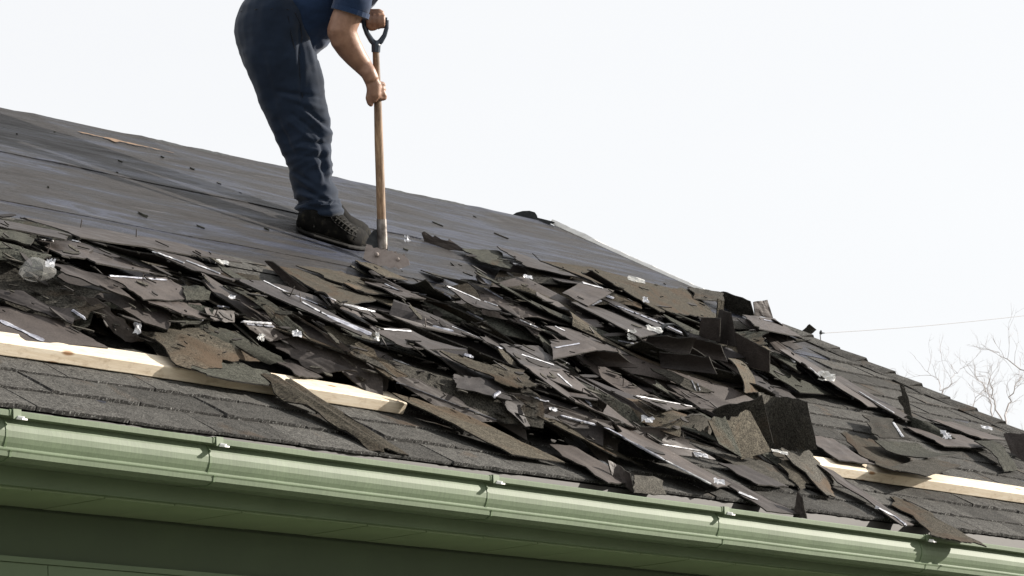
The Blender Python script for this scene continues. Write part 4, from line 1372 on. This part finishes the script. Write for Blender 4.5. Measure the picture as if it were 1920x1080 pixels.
# ------------------------------------------------------------------ wire and mast behind the roof
q = Mat('grey cable', .7, .3); q.color((.22, .22, .23)); M_CABLE = q.m
ZW = 24.0
mast = empty('wire_mast', tuple(at_depth(1537, 640, ZW)))
tag(mast, 'thin mast with an insulator standing up behind the hip', 'mast')
mast['_w'] = tuple(mast.location)
top_ = at_depth(1537.5, 621, ZW)
def wpart(name, v, f, m, root):
    v = np.asarray(v, float); o = mk(name, v, f, m, origin=v.mean(0)); o.parent = root; o.location = tuple(v.mean(0) - np.array(root['_w'])); return o
wpart('pole', *tube([(top_[0], top_[1], -3.15), top_], [.012, .004], 8), M_CABLE, mast)
wpart('insulator', *join([ball(at_depth(1539, 624.5, ZW), .011), tube([at_depth(1539, 619, ZW), at_depth(1540, 624, ZW)], [.004, .008], 8), tube([at_depth(1539, 624.5, ZW), at_depth(1546, 624.5, ZW)], [.006, .003], 8)]), M_BLACK, mast)
pts = []
for k in range(30):
    t = k / 29
    x = 1546 + (2040 - 1546) * t
    pts.append(at_depth(x, 624.5 - 32.5 * (x - 1546) / 373 + 3 * math.sin(math.pi * min(1, t * 1.3)), ZW + 8 * t))
V, Fc = tube(pts, .0026, 6); o = mk('overhead_wire', V, Fc, M_CABLE, origin=pts[0]); tag(o, 'thin wire rising to the right across the white sky', 'wire')

# ------------------------------------------------------------------ bare trees
q = Mat('grey winter bark', .9, .2)
q.color(q.ramp(q.noise(q.coord('Object'), 9, 4), [(.3, (.36, .33, .32)), (.7, (.58, .54, .53))])); M_BARK = q.m
q = Mat('dry leaf', .9, .2); q.color((.32, .17, .07)); M_LEAF = q.m


def tree(bx, by, z, seed, label, limbs, name='bare_tree'):
    rr = random.Random(seed)
    base = at_depth(bx, by, z); k = z / F
    root = empty(name, (base[0], base[1], -3.15)); root['_w'] = (base[0], base[1], -3.15)
    tag(root, label, 'tree', 'bare trees behind the house')
    foot = np.array([base[0], base[1], -3.15])
    wpart('trunk', *tube([foot, foot + (base - foot) * .5 + np.array([.05, 0, 0]), base], [.11, .08, .055], 10), M_BARK, root)
    twV = []
    leaves = []
    for L in limbs:
        P = [at_depth(x, y, z + dz) for x, y, dz in L['p']]
        Q = []
        for i in range(len(P) - 1):
            for t in np.linspace(0, 1, 5)[:-1]:
                Q.append(P[i] * (1 - t) + P[i + 1] * t + np.array([rr.uniform(-1, 1), rr.uniform(-1, 1), rr.uniform(-1, 1)]) * .014)
        Q.append(P[-1])
        n = len(Q)
        r0, r1 = L['r']
        wpart('branch', *tube(Q, [.62 * (r0 + (r1 - r0) * i / (n - 1)) for i in range(n)], 6), M_BARK, root)

        def twig(p, d, ln, r, lev):
            pts = [p]; q_ = p.copy(); dd = d.copy()
            m = 5
            for i in range(m):
                dd = dd + np.array([rr.uniform(-1, 1), rr.uniform(-1, 1), rr.uniform(-.7, 1)]) * .30
                dd /= np.linalg.norm(dd); q_ = q_ + dd * ln / m; pts.append(q_.copy())
                if lev > 0 and rr.random() < .45:
                    d2 = dd + np.array([rr.uniform(-1, 1), rr.uniform(-1, 1), rr.uniform(-.6, 1)]) * .9; d2 /= np.linalg.norm(d2)
                    twig(q_.copy(), d2, ln * rr.uniform(.35, .65), r * .62, lev - 1)
            twV.append(tube(pts, [r * (1 - .75 * i / m) for i in range(m + 1)], 4, caps=False))
        for i in range(2, n, 1):
            for rep in range(L.get('tw', 1)):
                if rr.random() < .75:
                    d = (Q[i] - Q[i - 1]); d /= np.linalg.norm(d)
                    d = d * .5 + np.array([rr.uniform(-1, 1), rr.uniform(-1, 1), rr.uniform(-.3, 1.0)]); d /= np.linalg.norm(d)
                    twig(Q[i], d, rr.uniform(.10, .26), .0018, 2)
    V, Fc = join(twV)
    o = wpart('twigs', V, Fc, M_BARK, root); o['kind'] = 'stuff'
    for p in leaves[:5]:
        e = .022
        wpart('dry_leaf', [p, p + RT * e + UP * e * .4, p + UP * e - FW * .008, p - RT * e * .6 + UP * e * .6], [(0, 1, 2, 3)], M_LEAF, root)


tree(1925, 900, 24, 3, 'bare grey tree whose branches enter at the right picture edge', [
    dict(p=[(1925, 900, 0), (1905, 850, .1), (1884, 792, .2), (1892, 750, .3), (1905, 725, .3), (1915, 705, .3)], r=(.016, .003), tw=1),
    dict(p=[(1884, 800, .2), (1862, 760, .1), (1860, 730, .1), (1853, 716, 0)], r=(.010, .003)),
    dict(p=[(1990, 740, 0), (1940, 720, .1), (1910, 690, .2), (1880, 668, .2), (1866, 661, .2)], r=(.012, .002)),
    dict(p=[(1925, 900, 0), (1945, 800, 0), (1930, 740, 0), (1924, 700, .1)], r=(.014, .002))])
tree(1868, 880, 26, 8, 'bare tree with upright leader just left of the picture edge tree', [
    dict(p=[(1868, 880, 0), (1864, 830, 0), (1860, 770, .1), (1850, 730, .2), (1855, 700, .2)], r=(.015, .003)),
    dict(p=[(1850, 735, .2), (1836, 715, .1), (1828, 700, 0)], r=(.006, .002))])
tree(1800, 860, 27, 15, 'low bare tree top showing over the middle of the hip', [
    dict(p=[(1800, 860, 0), (1815, 790, 0), (1825, 755, .1), (1845, 730, .1)], r=(.012, .002)),
    dict(p=[(1760, 800, 0), (1768, 735, 0), (1760, 710, .2), (1735, 695, .2)], r=(.008, .002)),
    dict(p=[(1768, 738, 0), (1785, 712, 0), (1800, 692, .1)], r=(.006, .002)),
    dict(p=[(1700, 760, 0), (1685, 700, .1), (1668, 690, .1)], r=(.003, .0015), tw=0)])

# ------------------------------------------------------------------ shovel
_, _, ZB = on_roof(727, 502, .004)
q = Mat('ash wood handle', .55, .35)
c = q.ramp(q.noise(q.coord('Object', (14, 14, .9)), 9, 5, .7), [(.3, (.15, .085, .045)), (.55, (.34, .22, .13)), (.75, (.50, .36, .23))])
dk = q.ramp(q.noise(q.coord('Object', (3, 3, 1.6)), 3.2, 4), [(.38, (.45, .42, .42)), (.62, (1., 1., 1.))])
q.color(q.mix(1.0, c, dk, 'MULTIPLY')).bump(q.noise(q.coord('Object', (20, 20, 2)), 12, 3), .3, .002); M_ASH = q.m
q = Mat('worn steel', .42, .5); q.b.inputs['Metallic'].default_value = .75
q.color(q.ramp(q.noise(q.coord('Object'), 30, 5), [(.35, (.10, .085, .075)), (.65, (.32, .29, .27))])).bump(q.noise(q.coord('Object'), 90, 3), .3, .001); M_STEEL = q.m
q = Mat('rusty scuffed blade', .75, .3)
q.color(q.ramp(q.noise(q.coord('Object', (1, 1, 1)), 55, 5, .7), [(.25, (.17, .14, .125)), (.45, (.25, .21, .19)), (.75, (.31, .27, .245))])).bump(q.noise(q.coord('Object'), 120, 3), .5, .002); M_BLADE = q.m
q = Mat('blue black grip plastic', .35, .5); q.color((.020, .032, .052)); M_GRIP = q.m
sv = empty('tear_off_shovel', tuple(at_depth(725, 495, ZB)))
tag(sv, 'toothed tear off shovel with wooden shaft and blue black D grip', 'shovel'); sv['_w'] = tuple(sv.location)
KB = ZB / F
sp = lambda x, y, d=0.0: at_depth(x, y, ZB + d)
wpart('shaft', *tube([sp(704.5, 90), sp(706, 130), sp(708.5, 200), sp(710.5, 270), sp(713, 340), sp(715.5, 416)], [6.3 * KB, 6.6 * KB, 7.4 * KB, 8.2 * KB, 8.4 * KB, 8.4 * KB], 16), M_ASH, sv)
wpart('socket', *tube([sp(715.3, 411), sp(716.5, 440), sp(718, 468), sp(719, 486, -.01)], [9.4 * KB, 9.6 * KB, 9.0 * KB, 6 * KB], 16), M_STEEL, sv)
wpart('grip', *join([tube([sp(704.7, 98), sp(705, 84), sp(706, 76)], [8.2 * KB, 8.8 * KB, 6.5 * KB], 14),
                     tube([sp(704, 84), sp(696, 75), sp(688, 62), sp(683.5, 50), sp(682, 38)], [6 * KB, 5.6 * KB, 4.8 * KB, 4.6 * KB, 5 * KB], 12, up=FW),
                     tube([sp(706, 84), sp(714, 77), sp(721, 66), sp(725, 52), sp(724.5, 38)], [6 * KB, 5.4 * KB, 4.4 * KB, 4.0 * KB, 4.6 * KB], 12, up=FW),
                     tube([sp(681, 37), sp(726, 38)], 5.6 * KB, 12)]), M_GRIP, sv)
bo = [(687.5, 457.5), (697, 460), (700, 465), (708, 464), (714, 468), (722, 467), (729, 471), (735, 470), (741, 475), (750, 475.5), (757, 480), (763, 483), (767, 489), (768, 497), (758, 501), (747, 505), (741, 500.5), (732, 503), (722, 498), (712, 499), (702, 494), (692, 492), (681, 484), (684, 470)]
def plate(poly, z, th, tilt):
    c_ = np.mean(poly, 0)
    V = [at_depth(x, y, z + tilt * (c_[1] - y)) for x, y in poly]; n = len(V)
    V += [v + FW * th for v in V]
    return V, [tuple(range(n)), tuple(range(2 * n - 1, n - 1, -1))] + [(i, (i + 1) % n, n + (i + 1) % n, n + i) for i in range(n)]
wpart('blade', *plate(bo, ZB - .035, .007, .0012), M_BLADE, sv)
wpart('fulcrum', *plate([(686, 456), (692, 442), (700, 432), (712, 428), (722, 432), (727, 446), (727, 470), (700, 466)], ZB + .012, .02, .001), M_BLACK, sv)
for (x, y) in ((706, 477), (746, 487), (741, 474.5), (757, 480)):
    wpart('bolt', *join([ball(sp(x, y, -.040), (4.6 * KB, 4.6 * KB, .009), 10, 6, (RT, UP, FW)), tube([sp(x, y, -.03), sp(x, y, -.01)], [2 * KB, 2.4 * KB], 6)]) if y in (477, 487) else tube([sp(x, y, -.02), sp(x, y, .0)], 3.4 * KB, 6), M_BLADE, sv)

# ------------------------------------------------------------------ the roofer
_, _, Z0 = on_roof(600, 447, .0)
K0 = Z0 / F
mp_ = lambda x, y, d=0.0: at_depth(x, y, Z0 + d)
DS = ZB - Z0                                     # shaft distance relative to the man's near foot
q = Mat('sun browned skin', .5, .4)
sk = q.ramp(q.noise(q.coord('Object'), 22, 5, .6), [(.3, (.20, .105, .068)), (.7, (.34, .195, .13))])
q.color(sk).bump(q.noise(q.coord('Object'), 120, 4), .25, .002); q.b.inputs['Subsurface Weight'].default_value = .06; q.b.inputs['Subsurface Radius'].default_value = (.01, .004, .002); M_SKIN = q.m


def cloth(name, col, sc=1.0):
    q = Mat(name, .92, .15)
    n = q.ramp(q.noise(q.coord('Object'), 7, 5, .6), [(.3, .75), (.7, 1.25)])
    q.color(q.mix(1.0, col, n, 'MULTIPLY')).bump(q.noise(q.coord('Object'), 500, 2), .25, .001)
    q.b.inputs['Sheen Weight'].default_value = .15
    return q.m


M_TROU = cloth('navy work cloth', (.011, .019, .036))
M_SHIRT = cloth('blue work shirt cloth', (.014, .030, .070))
M_SEAM = cloth('dark seam thread', (.008, .010, .016))
q = Mat('worn black leather', .8, .07); q.color(q.ramp(q.noise(q.coord('Object'), 40, 5), [(.4, (.003, .003, .0028)), (.58, (.007, .0065, .006)), (.74, (.032, .029, .020))])).bump(q.noise(q.coord('Object'), 70, 3), .4, .002); M_LEATH = q.m
q = Mat('boot sole rubber', .8, .2); q.color((.007, .0065, .006)); M_SOLE = q.m
q = Mat('grey brown hair', .8, .3); q.color((.06, .045, .035)); M_HAIR = q.m

q = Mat('grey boot lace', .8, .2); q.color((.022, .021, .018)); M_LACE = q.m
man = empty('person', tuple(mp_(600, 447))); man['_w'] = tuple(man.location)
tag(man, 'roofer in navy trousers and blue short sleeved shirt bending over a shovel', 'person')


def ringloft(rings, n=20, e1=None):
    """rings: (cx, cy, half width px, half depth m, dd, perp)"""
    V = []
    for (cx, cy, hw, hd, dd, pr) in rings:
        c_ = mp_(cx, cy, dd); l_ = math.hypot(*pr)
        a_ = (RT * pr[0] - UP * pr[1]) / l_ * hw * K0
        for k in range(n):
            t = 2 * math.pi * k / n
            V.append(c_ + a_ * math.cos(t) + FW * hd * math.sin(t))
    m = len(rings)
    Fc = [(i * n + k, i * n + (k + 1) % n, (i + 1) * n + (k + 1) % n, (i + 1) * n + k) for i in range(m - 1) for k in range(n)]
    Fc += [tuple(range(n)), tuple((m - 1) * n + k for k in range(n))]
    return V, Fc


def fused(name, solids, voxel, mat, smooth_it=6, disp=None):
    V, Fc = join(solids)
    me = bpy.data.meshes.new('tmp'); me.from_pydata([tuple(v) for v in V], [], Fc)
    bm = bmesh.new(); bm.from_mesh(me); 
    # orient every island outwards
    bmesh.ops.recalc_face_normals(bm, faces=bm.faces); bm.to_mesh(me); bm.free()
    t = bpy.data.objects.new('tmp', me); COL.objects.link(t)
    m = t.modifiers.new('r', 'REMESH'); m.mode = 'VOXEL'; m.voxel_size = voxel
    m2 = t.modifiers.new('s', 'SMOOTH'); m2.factor = .5; m2.iterations = smooth_it
    dg = bpy.context.evaluated_depsgraph_get(); dg.update()
    ev = t.evaluated_get(dg).to_mesh()
    n = len(ev.vertices); co = np.zeros(n * 3); ev.vertices.foreach_get('co', co); co = co.reshape(-1, 3)
    no = np.zeros(n * 3); ev.vertices.foreach_get('normal', no); no = no.reshape(-1, 3)
    fs = [tuple(p.vertices) for p in ev.polygons]
    t.evaluated_get(dg).to_mesh_clear()
    bpy.data.objects.remove(t)
    if disp is not None: co = co + no * disp(co)[:, None]
    o = mk(name, co, fs, mat, origin=co.mean(0), smooth=True, recalc=False)
    o.parent = man; o.location = tuple(co.mean(0) - np.array(man['_w']))
    return o


def pxy(co):
    d = co - CAM; z = d @ FW
    return 960 + F * (d @ RT) / z, 540 - F * (d @ UP) / z


ZN = (np.array(mp_(560, 250, .12)) @ FW)
FOLDS = [(520, 172, 600, 182, 4, -.009), (530, 180, 608, 205, 5, .007), (560, 196, 620, 240, 4, -.009), (566, 204, 618, 250, 4, .008), (548, 214, 612, 262, 4, -.008), (540, 226, 600, 276, 4, .006),
         (600, 110, 606, 170, 5, .006), (562, 50, 566, 190, 4, -.008), (572, 60, 592, 130, 5, .007), (585, 70, 596, 110, 3, -.006), (470, 110, 500, 200, 7, .005), (490, 100, 520, 215, 6, -.005),
         (565, 265, 618, 270, 4, -.009), (556, 275, 612, 285, 4, .007), (562, 292, 612, 296, 3.5, -.007), (600, 255, 608, 345, 4, -.009), (590, 300, 612, 352, 4, .006), (612, 280, 618, 340, 3.5, .007),
         (548, 320, 585, 342, 4, -.006), (552, 330, 590, 356, 4, .006), (562, 352, 606, 372, 4, -.010), (560, 362, 604, 380, 4, .008), (606, 368, 628, 378, 3.5, .010), (612, 376, 634, 380, 3, -.012), (560, 382, 612, 392, 3.5, -.009), (600, 388, 640, 384, 3, .008),
         (512, 235, 540, 300, 5, .006), (520, 225, 552, 290, 4, -.006)]


def folds(co):
    x, y = pxy(co); out = np.zeros(len(co))
    for i in range(len(co)):
        X, Y = x[i], y[i]; dz = co[i] @ FW
        lo = min(1, max(0, (Y - 215) / 110))
        # long drag folds up the thigh, crumpled cross folds at the knee and above the boot
        a = mnoise.noise(Vector(((X + Y * .38) * .030, (Y - X * .2) * .009, dz * 3)))
        b = mnoise.noise(Vector(((X - Y * .3) * .018, (Y + X * .45) * .042, dz * 4)))
        e = mnoise.noise(Vector((X * .05, Y * .07, 4 + dz * 6)))
        out[i] = .007 * a * (1 - .5 * lo) + (.002 + .008 * lo) * (.5 - abs(b) * 2.0) + .002 * e
        if dz < ZN:
            for (x0, y0, x1, y1, wd, am) in FOLDS:
                dx, dy = x1 - x0, y1 - y0; L2 = dx * dx + dy * dy
                t = max(0, min(1, ((X - x0) * dx + (Y - y0) * dy) / L2))
                d2 = ((X - x0 - dx * t) ** 2 + (Y - y0 - dy * t) ** 2) / (wd * wd)
                if d2 < 6: out[i] += am * math.exp(-d2) * (.35 + .65 * math.sin(math.pi * min(.9, max(.1, t))))
        if Y > 372: out[i] += .006 * math.sin((Y - 372) * .30 + X * .05)
    return out


# trousers
near = [(50, 470, 575, .02, .09), (84, 452, 592, .0, .112), (110, 453, 600, .0, .114), (130, 459, 603, .0, .108), (160, 469, 608, .0, .104), (185, 479, 614, .0, .1), (210, 490, 618, .0, .097), (235, 503, 622, .0, .094), (260, 516, 621, .0, .09),
        (275, 524, 620, .0, .088), (290, 530, 622, .0, .086), (320, 541, 624, .0, .084), (345, 547, 628, .0, .086), (370, 552, 636, .0, .088), (390, 555, 643, .0, .09), (405, 558, 646, .0, .09)]
far = [(50, 470, 570, .16, .08), (84, 452, 580, .16, .1), (130, 466, 592, .2, .1), (185, 490, 604, .22, .095), (235, 512, 610, .24, .09), (290, 540, 612, .26, .08), (345, 566, 622, .28, .075), (388, 580, 634, .29, .075)]
pel = [(-12, 472, 568, .08, .16), (4, 459, 580, .08, .195), (22, 449, 588, .08, .205), (45, 441, 592, .08, .205), (70, 438.5, 596, .08, .20), (95, 444, 598, .07, .185), (118, 452, 600, .06, .165), (140, 463, 602, .05, .13), (165, 476, 600, .04, .09)]
rg = lambda L: ringloft([((a + b) / 2, y, (b - a) / 2, hd, dd, (1, .10)) for (y, a, b, dd, hd) in L], 24)
trou = fused('trousers', [rg(near), rg(far), rg(pel)], .0065, M_TROU, 5, folds)

# seam, pocket, hem, belt lines on the trousers, each following the outer surface towards the camera
def surf_line(pts, r, mat, name, off=.0):
    Q = []
    for (x, y) in pts:
        o_ = mp_(x, y, -1.2); d_ = Vector(ray(x, y)).normalized()
        inv = trou.location
        org = Vector(o_) - Vector(man['_w']) - Vector(trou.location)
        hit, loc, nn, _i = trou.ray_cast(org, d_)
        if hit: Q.append(np.array(loc + Vector(trou.location) + Vector(man['_w']) - d_ * (off - .0005)))
    if len(Q) > 1:
        v, f = tube(Q, r, 6); o = wpart(name, v, f, mat, man)
        return o
bpy.context.view_layer.update()
surf_line([(540, 30), (545, 60), (552, 90), (560, 110), (562, 140), (566, 175), (572, 205)], .0022, M_SEAM, 'side_seam')
surf_line([(553, 24), (563, 45), (566, 70), (562, 100)], .003, M_SEAM, 'pocket_edge')
surf_line([(452, 22), (480, 18), (510, 17), (540, 18), (570, 24)], .0028, M_SEAM, 'waistband_seam')
surf_line([(560, 384), (580, 378), (596, 376), (602, 384), (618, 384), (624, 376), (640, 374)], .004, M_TROU, 'cuff_fold')

# shirt
ax = np.array([.77, -.64]); pr = (.64, .77)
def tr(t, hw, hd, dd, sh=6):
    c_ = np.array([530, 40]) + ax * t + np.array(pr) * sh
    return (c_[0], c_[1], hw, hd, dd, pr)
torso = [tr(-4, 66, .11, .09, 18), tr(8, 78, .135, .09, 11), tr(40, 82, .165, .09), tr(90, 84, .17, .09), tr(140, 84, .18, .09), tr(185, 76, .19, .09), tr(215, 56, .18, .09), tr(236, 28, .10, .09)]
SH = (692, -88)
def limb(L, n=14):
    return tube([mp_(x, y, d) for x, y, d, r in L], [r * K0 for x, y, d, r in L], n, up=FW)
sleeve = [(686, -92, -.07, 36), (676, -60, -.09, 37), (668, -20, -.115, 36), (661, 6, -.128, 36), (657, 23, -.130, 36)]
fsleeve = [(716, -88, .24, 34), (712, -50, .26, 33), (706, -22, .26, 31)]
def sfold(co):
    out = np.zeros(len(co)); x, y = pxy(co)
    for i in range(len(co)):
        out[i] = .006 * mnoise.noise(Vector((x[i] * .03, y[i] * .045, co[i][1] * 4))) + .003 * mnoise.noise(Vector((x[i] * .08, y[i] * .1, 3)))
    return out
shirt = fused('shirt', [ringloft(torso, 24), limb(sleeve), limb(fsleeve)], .009, M_SHIRT, 4, sfold)

# body: one continuous mesh with head, arms and hands
def finger(P, r):
    return tube(P, r, 8, up=FW)
bd = []
bd.append(ringloft([(c_[0], c_[1], c_[2] * .86, c_[3] * .86, c_[4], c_[5]) for c_ in torso], 18))
bd.append(rg([(y, a + 12, b - 10, dd, hd * .82) for (y, a, b, dd, hd) in near[:-1]] + [(425, 575, 632, .0, .05)]))
bd.append(rg([(y, a + 8, b - 8, dd, hd * .8) for (y, a, b, dd, hd) in far] + [(410, 590, 628, .29, .045)]))
bd.append(rg([(y, a + 10, b - 10, dd, hd * .86) for (y, a, b, dd, hd) in pel]))
nk = [(700, -104, .09, 34), (722, -104, .09, 30), (742, -92, .09, 29)]
bd.append(limb(nk))
HD = mp_(765, -66, .09)
bd.append(ball(HD, (50 * K0, .078, 58 * K0), 18, 12, ((RT * .8 - UP * .6), FW, (RT * .6 + UP * .8))))
bd.append(ball(mp_(757, -36, .09), (30 * K0, .055, 34 * K0), 14, 9, (RT, FW, UP)))     # jaw
bd.append(ball(mp_(786, -24, .09), (7 * K0, .013, 12 * K0), 8, 6, (RT, FW, UP)))       # nose
bd.append(ball(mp_(745, -72, -.0), (8 * K0, .012, 14 * K0), 8, 6, (RT, FW, UP)))       # ear
# near arm
arm = [(692, -84, -.08, 30), (674, -30, -.10, 28), (660, 8, -.12, 27), (648, 36, -.125, 27.5), (641, 56, -.125, 28), (646, 74, -.115, 27), (656, 91, -.10, 24.5), (668, 108, -.088, 21), (681, 124, -.075, 17.5), (691, 137, DS - .038, 15), (697, 150, DS - .032, 14.5)]
print('DS', DS)
bd.append(limb(arm, 18))
bd.append(ball(mp_(634, 61, -.125), (21 * K0, .045, 19 * K0), 12, 8, (RT, FW, UP)))
# near hand: palm lies on the left and camera side of the shaft
bd.append(tube([mp_(695, 146, DS - .03), mp_(700, 160, DS - .034), mp_(701, 178, DS - .032), mp_(697, 190, DS - .026)], [13.5 * K0, 14 * K0, 12.5 * K0, 9 * K0], 14, ru=[.017, .018, .017, .013], up=FW))
RS = 7.2 * K0
for k, (y, r) in enumerate([(156, .0088), (165, .0092), (174.5, .0090), (183, .0080)]):
    c_ = mp_(707.5 + k * .3, y, DS); P = []
    Rk = RS + r * .92
    for a_ in (-150, -110, -70, -30, 10, 50, 95, 140):
        t = math.radians(a_)
        # angle measured in the RT (right) / FW plane; -90 is towards the camera
        P.append(c_ + RT * math.cos(t) * Rk * (1.12 if -80 < a_ < 30 else 1) + FW * math.sin(t) * Rk - UP * (.004 * (a_ + 150) / 150))
    bd.append(finger(P, [r * 1.1, r * 1.12, r * 1.1, r * 1.05, r, r * .95, r * .9, r * .7]))
# thumb runs down the near side of the shaft
bd.append(finger([mp_(694, 172, DS - .03), mp_(691, 184, DS - .03), mp_(693, 193, DS - .026), mp_(698, 199, DS - .022)], [.014, .0125, .011, .0085]))
bd.append(finger([mp_(712, 166, DS - .016), mp_(719, 174, DS - .012), mp_(722, 181, DS - .008), mp_(721, 188, DS - .006)], [.0095, .0095, .0088, .007]))
# far arm and hand over the grip
farm = [(716, -86, .26, 29), (706, -50, .28, 27), (684, -14, .30, 23), (672, 12, .28, 20), (676, 28, DS + .06, 16), (687, 33, DS + .035, 14)]
bd.append(limb(farm, 14))
bd.append(tube([mp_(682, 33, DS + .02), mp_(694, 29, DS + .016), mp_(712, 27, DS + .014), mp_(718, 29, DS + .012)], [13 * K0, 13 * K0, 11 * K0, 8 * K0], 12, ru=[.02, .02, .018, .014], up=FW))
for k, (x, r) in enumerate([(691, .0095), (700.5, .0098), (710, .0096), (718.5, .0084)]):
    P = []
    Rk = 5.6 * K0 + r * .9
    c_ = mp_(x, 39.5, DS)
    for a_ in (100, 60, 20, -20, -60, -100, -140, -185):      # 90 = up, 0.. towards camera
        t = math.radians(a_)
        P.append(c_ + UP * math.sin(t) * Rk * (1.25 if a_ < -40 and a_ > -150 else 1) - FW * math.cos(t) * Rk)
    bd.append(finger(P, [r, r * 1.12, r * 1.08, r * 1.05, r, r * .95, r * .88, r * .7]))
bd.append(finger([mp_(690, 50, DS + .01), mp_(697, 54, DS - .004), mp_(706, 53, DS - .012)], [.011, .0105, .008]))
body = fused('body', bd, .0046, M_SKIN, 3)

# hair, beard, eyes above the frame
hv = [ball(mp_(758, -80, .09), (52 * K0, .085, 52 * K0), 16, 10, ((RT * .8 - UP * .6), FW, (RT * .6 + UP * .8)))]
hb = ball(mp_(748, -24, .09), (24 * K0, .045, 20 * K0), 12, 8, (RT, FW, UP))
wpart('hair', *hv[0], M_HAIR, man); wpart('beard', *hb, M_HAIR, man)
q = Mat('eye', .2, .5); q.color((.7, .68, .64)); 
wpart('eye', *ball(mp_(791, -46, .03), .011), q.m, man); wpart('eye', *ball(mp_(791, -46, .13), .011), q.m, man)

# sleeve hem, shirt hem
def hemring(c, r, w_, name):
    V, Fc = tube([mp_(*c[0]), mp_(*c[1])], [r * K0, r * K0 * 1.01], 22, up=FW)
    return wpart(name, V, Fc, M_SHIRT, man)
hemring(((658.5, 17, -.130), (655.8, 26, -.130)), 36.5, 4, 'sleeve_hem')


def boot(L, dd, label=None):
    """L: (x, ytop, ybottom, half width m); distances read from the roof under each sole point"""
    V = []; Vs = []; n = 16; rows = len(L)
    for (x, yt, yb, hw) in L:
        X, s, t = on_roof(x, yb, .004)
        z = t + dd; kk = z / F
        cy = (yt + yb - 5) / 2; hh = (yb - 5 - yt) / 2 * kk
        c_ = at_depth(x, cy, z)
        for k in range(n):
            q_ = 2 * math.pi * k / n
            sx, sy = math.cos(q_), math.sin(q_)
            pw = .75
            V.append(c_ + FW * hw * abs(sx) ** pw * (1 if sx > 0 else -1) + UP * hh * (abs(sy) ** pw * (1 if sy > 0 else -1)))
        cs = at_depth(x, yb - 3.2, z)
        for k in range(n):
            q_ = 2 * math.pi * k / n; sx, sy = math.cos(q_), math.sin(q_)
            Vs.append(cs + FW * (hw + .004) * abs(sx) ** .6 * (1 if sx > 0 else -1) + UP * 4.2 * kk * (abs(sy) ** .5 * (1 if sy > 0 else -1)))
    Fc = [(i * n + k, i * n + (k + 1) % n, (i + 1) * n + (k + 1) % n, (i + 1) * n + k) for i in range(rows - 1) for k in range(n)] + [tuple(range(n)), tuple((rows - 1) * n + k for k in range(n))]
    b = wpart('boot', V, Fc, M_LEATH, man)
    for p in b.data.polygons: p.use_smooth = True
    v = np.asarray(Vs); o = mk('boot_sole', v, Fc, M_SOLE, origin=v.mean(0)); o.parent = b; o.location = tuple(v.mean(0) - np.array(b.location) - np.array(man['_w']))
    return b


NB = [(556, 414, 431, .022), (560, 402, 434, .034), (571, 394, 439, .040), (590, 390, 446, .044), (610, 389, 452, .046), (626, 390, 457, .047), (638, 395, 460.5, .049), (646, 405, 463, .051), (655, 416, 465.5, .053), (666, 422, 467.5, .055), (677, 427, 469, .052), (686, 434, 469, .043), (692, 444, 468, .026), (694, 452, 466, .012)]
b = boot(NB, 0.0)
bpy.context.view_layer.update()


def boot_line(pts, r, mat, name, off=.0):
    Q = []
    for (x, y) in pts:
        d_ = Vector(ray(x, y)).normalized()
        b0 = Vector(b.location) + Vector(man['_w'])
        hit, loc, nn, _i = b.ray_cast(Vector(mp_(x, y, -1.2)) - b0, d_)
        if hit: Q.append(np.array(loc + b0 - d_ * off))
    if len(Q) > 1:
        v, f = tube(Q, r, 6); v = np.asarray(v); o = mk(name, v, f, mat, origin=v.mean(0)); o.parent = b
        o.location = tuple(v.mean(0) - np.array(b.location) - np.array(man['_w']))


for k in range(6):
    x0, y0 = 628 + k * 6.2, 409 + k * 4.8
    boot_line([(x0, y0 + 5), (x0 + 4, y0 + 1), (x0 + 9, y0 - 1.5), (x0 + 12, y0 - 1)], .0034, M_LACE, 'lace', .002)
    boot_line([(x0 + 1, y0 - 2), (x0 + 5, y0 + 1), (x0 + 9, y0 + 4)], .003, M_LACE, 'lace', .002)
boot_line([(618, 405), (626, 416), (640, 428), (654, 438), (668, 444)], .0030, M_SOLE, 'stitching')
boot_line([(672, 426), (667, 436), (664, 448), (664, 460)], .0032, M_SOLE, 'stitching')
boot_line([(584, 394), (590, 410), (588, 426), (576, 436)], .0030, M_SOLE, 'stitching')
boot_line([(562, 426), (590, 437), (620, 446), (650, 456), (680, 461)], .0030, M_LACE, 'welt')
zq = on_roof(600, 425)[2]
boot([(x + 3, yt - 12, yb - 14, hw) for (x, yt, yb, hw) in NB], 0.02)

# ------------------------------------------------------------------ unique labels
seen = {}
for o in list(bpy.data.objects):
    if o.name.startswith('torn_shingle') and o.parent is None:
        seen.setdefault(o['label'], []).append(o)
nd = 0
for lb, L in seen.items():
    if len(L) > 1:
        nd += 1
        L.sort(key=lambda o: proj(o.location)[1])
        words = {2: ['higher', 'lower'], 3: ['highest', 'middle', 'lowest']}.get(len(L)) or (['highest', 'second highest'] + ['third highest', 'fourth highest', 'fifth highest', 'sixth highest', 'seventh highest'][:max(0, len(L) - 3)] + ['lowest'])
        for o, w_ in zip(L, words): o['label'] = w_ + ' ' + lb
print('shared labels', nd, 'torn pieces', sum(len(v) for v in seen.values()))
for o in bpy.data.objects:
    if '_w' in o: del o['_w']
print('objects', len(bpy.data.objects), 'tris', sum(len(o.data.polygons) * 2 for o in bpy.data.objects if o.type == 'MESH'))
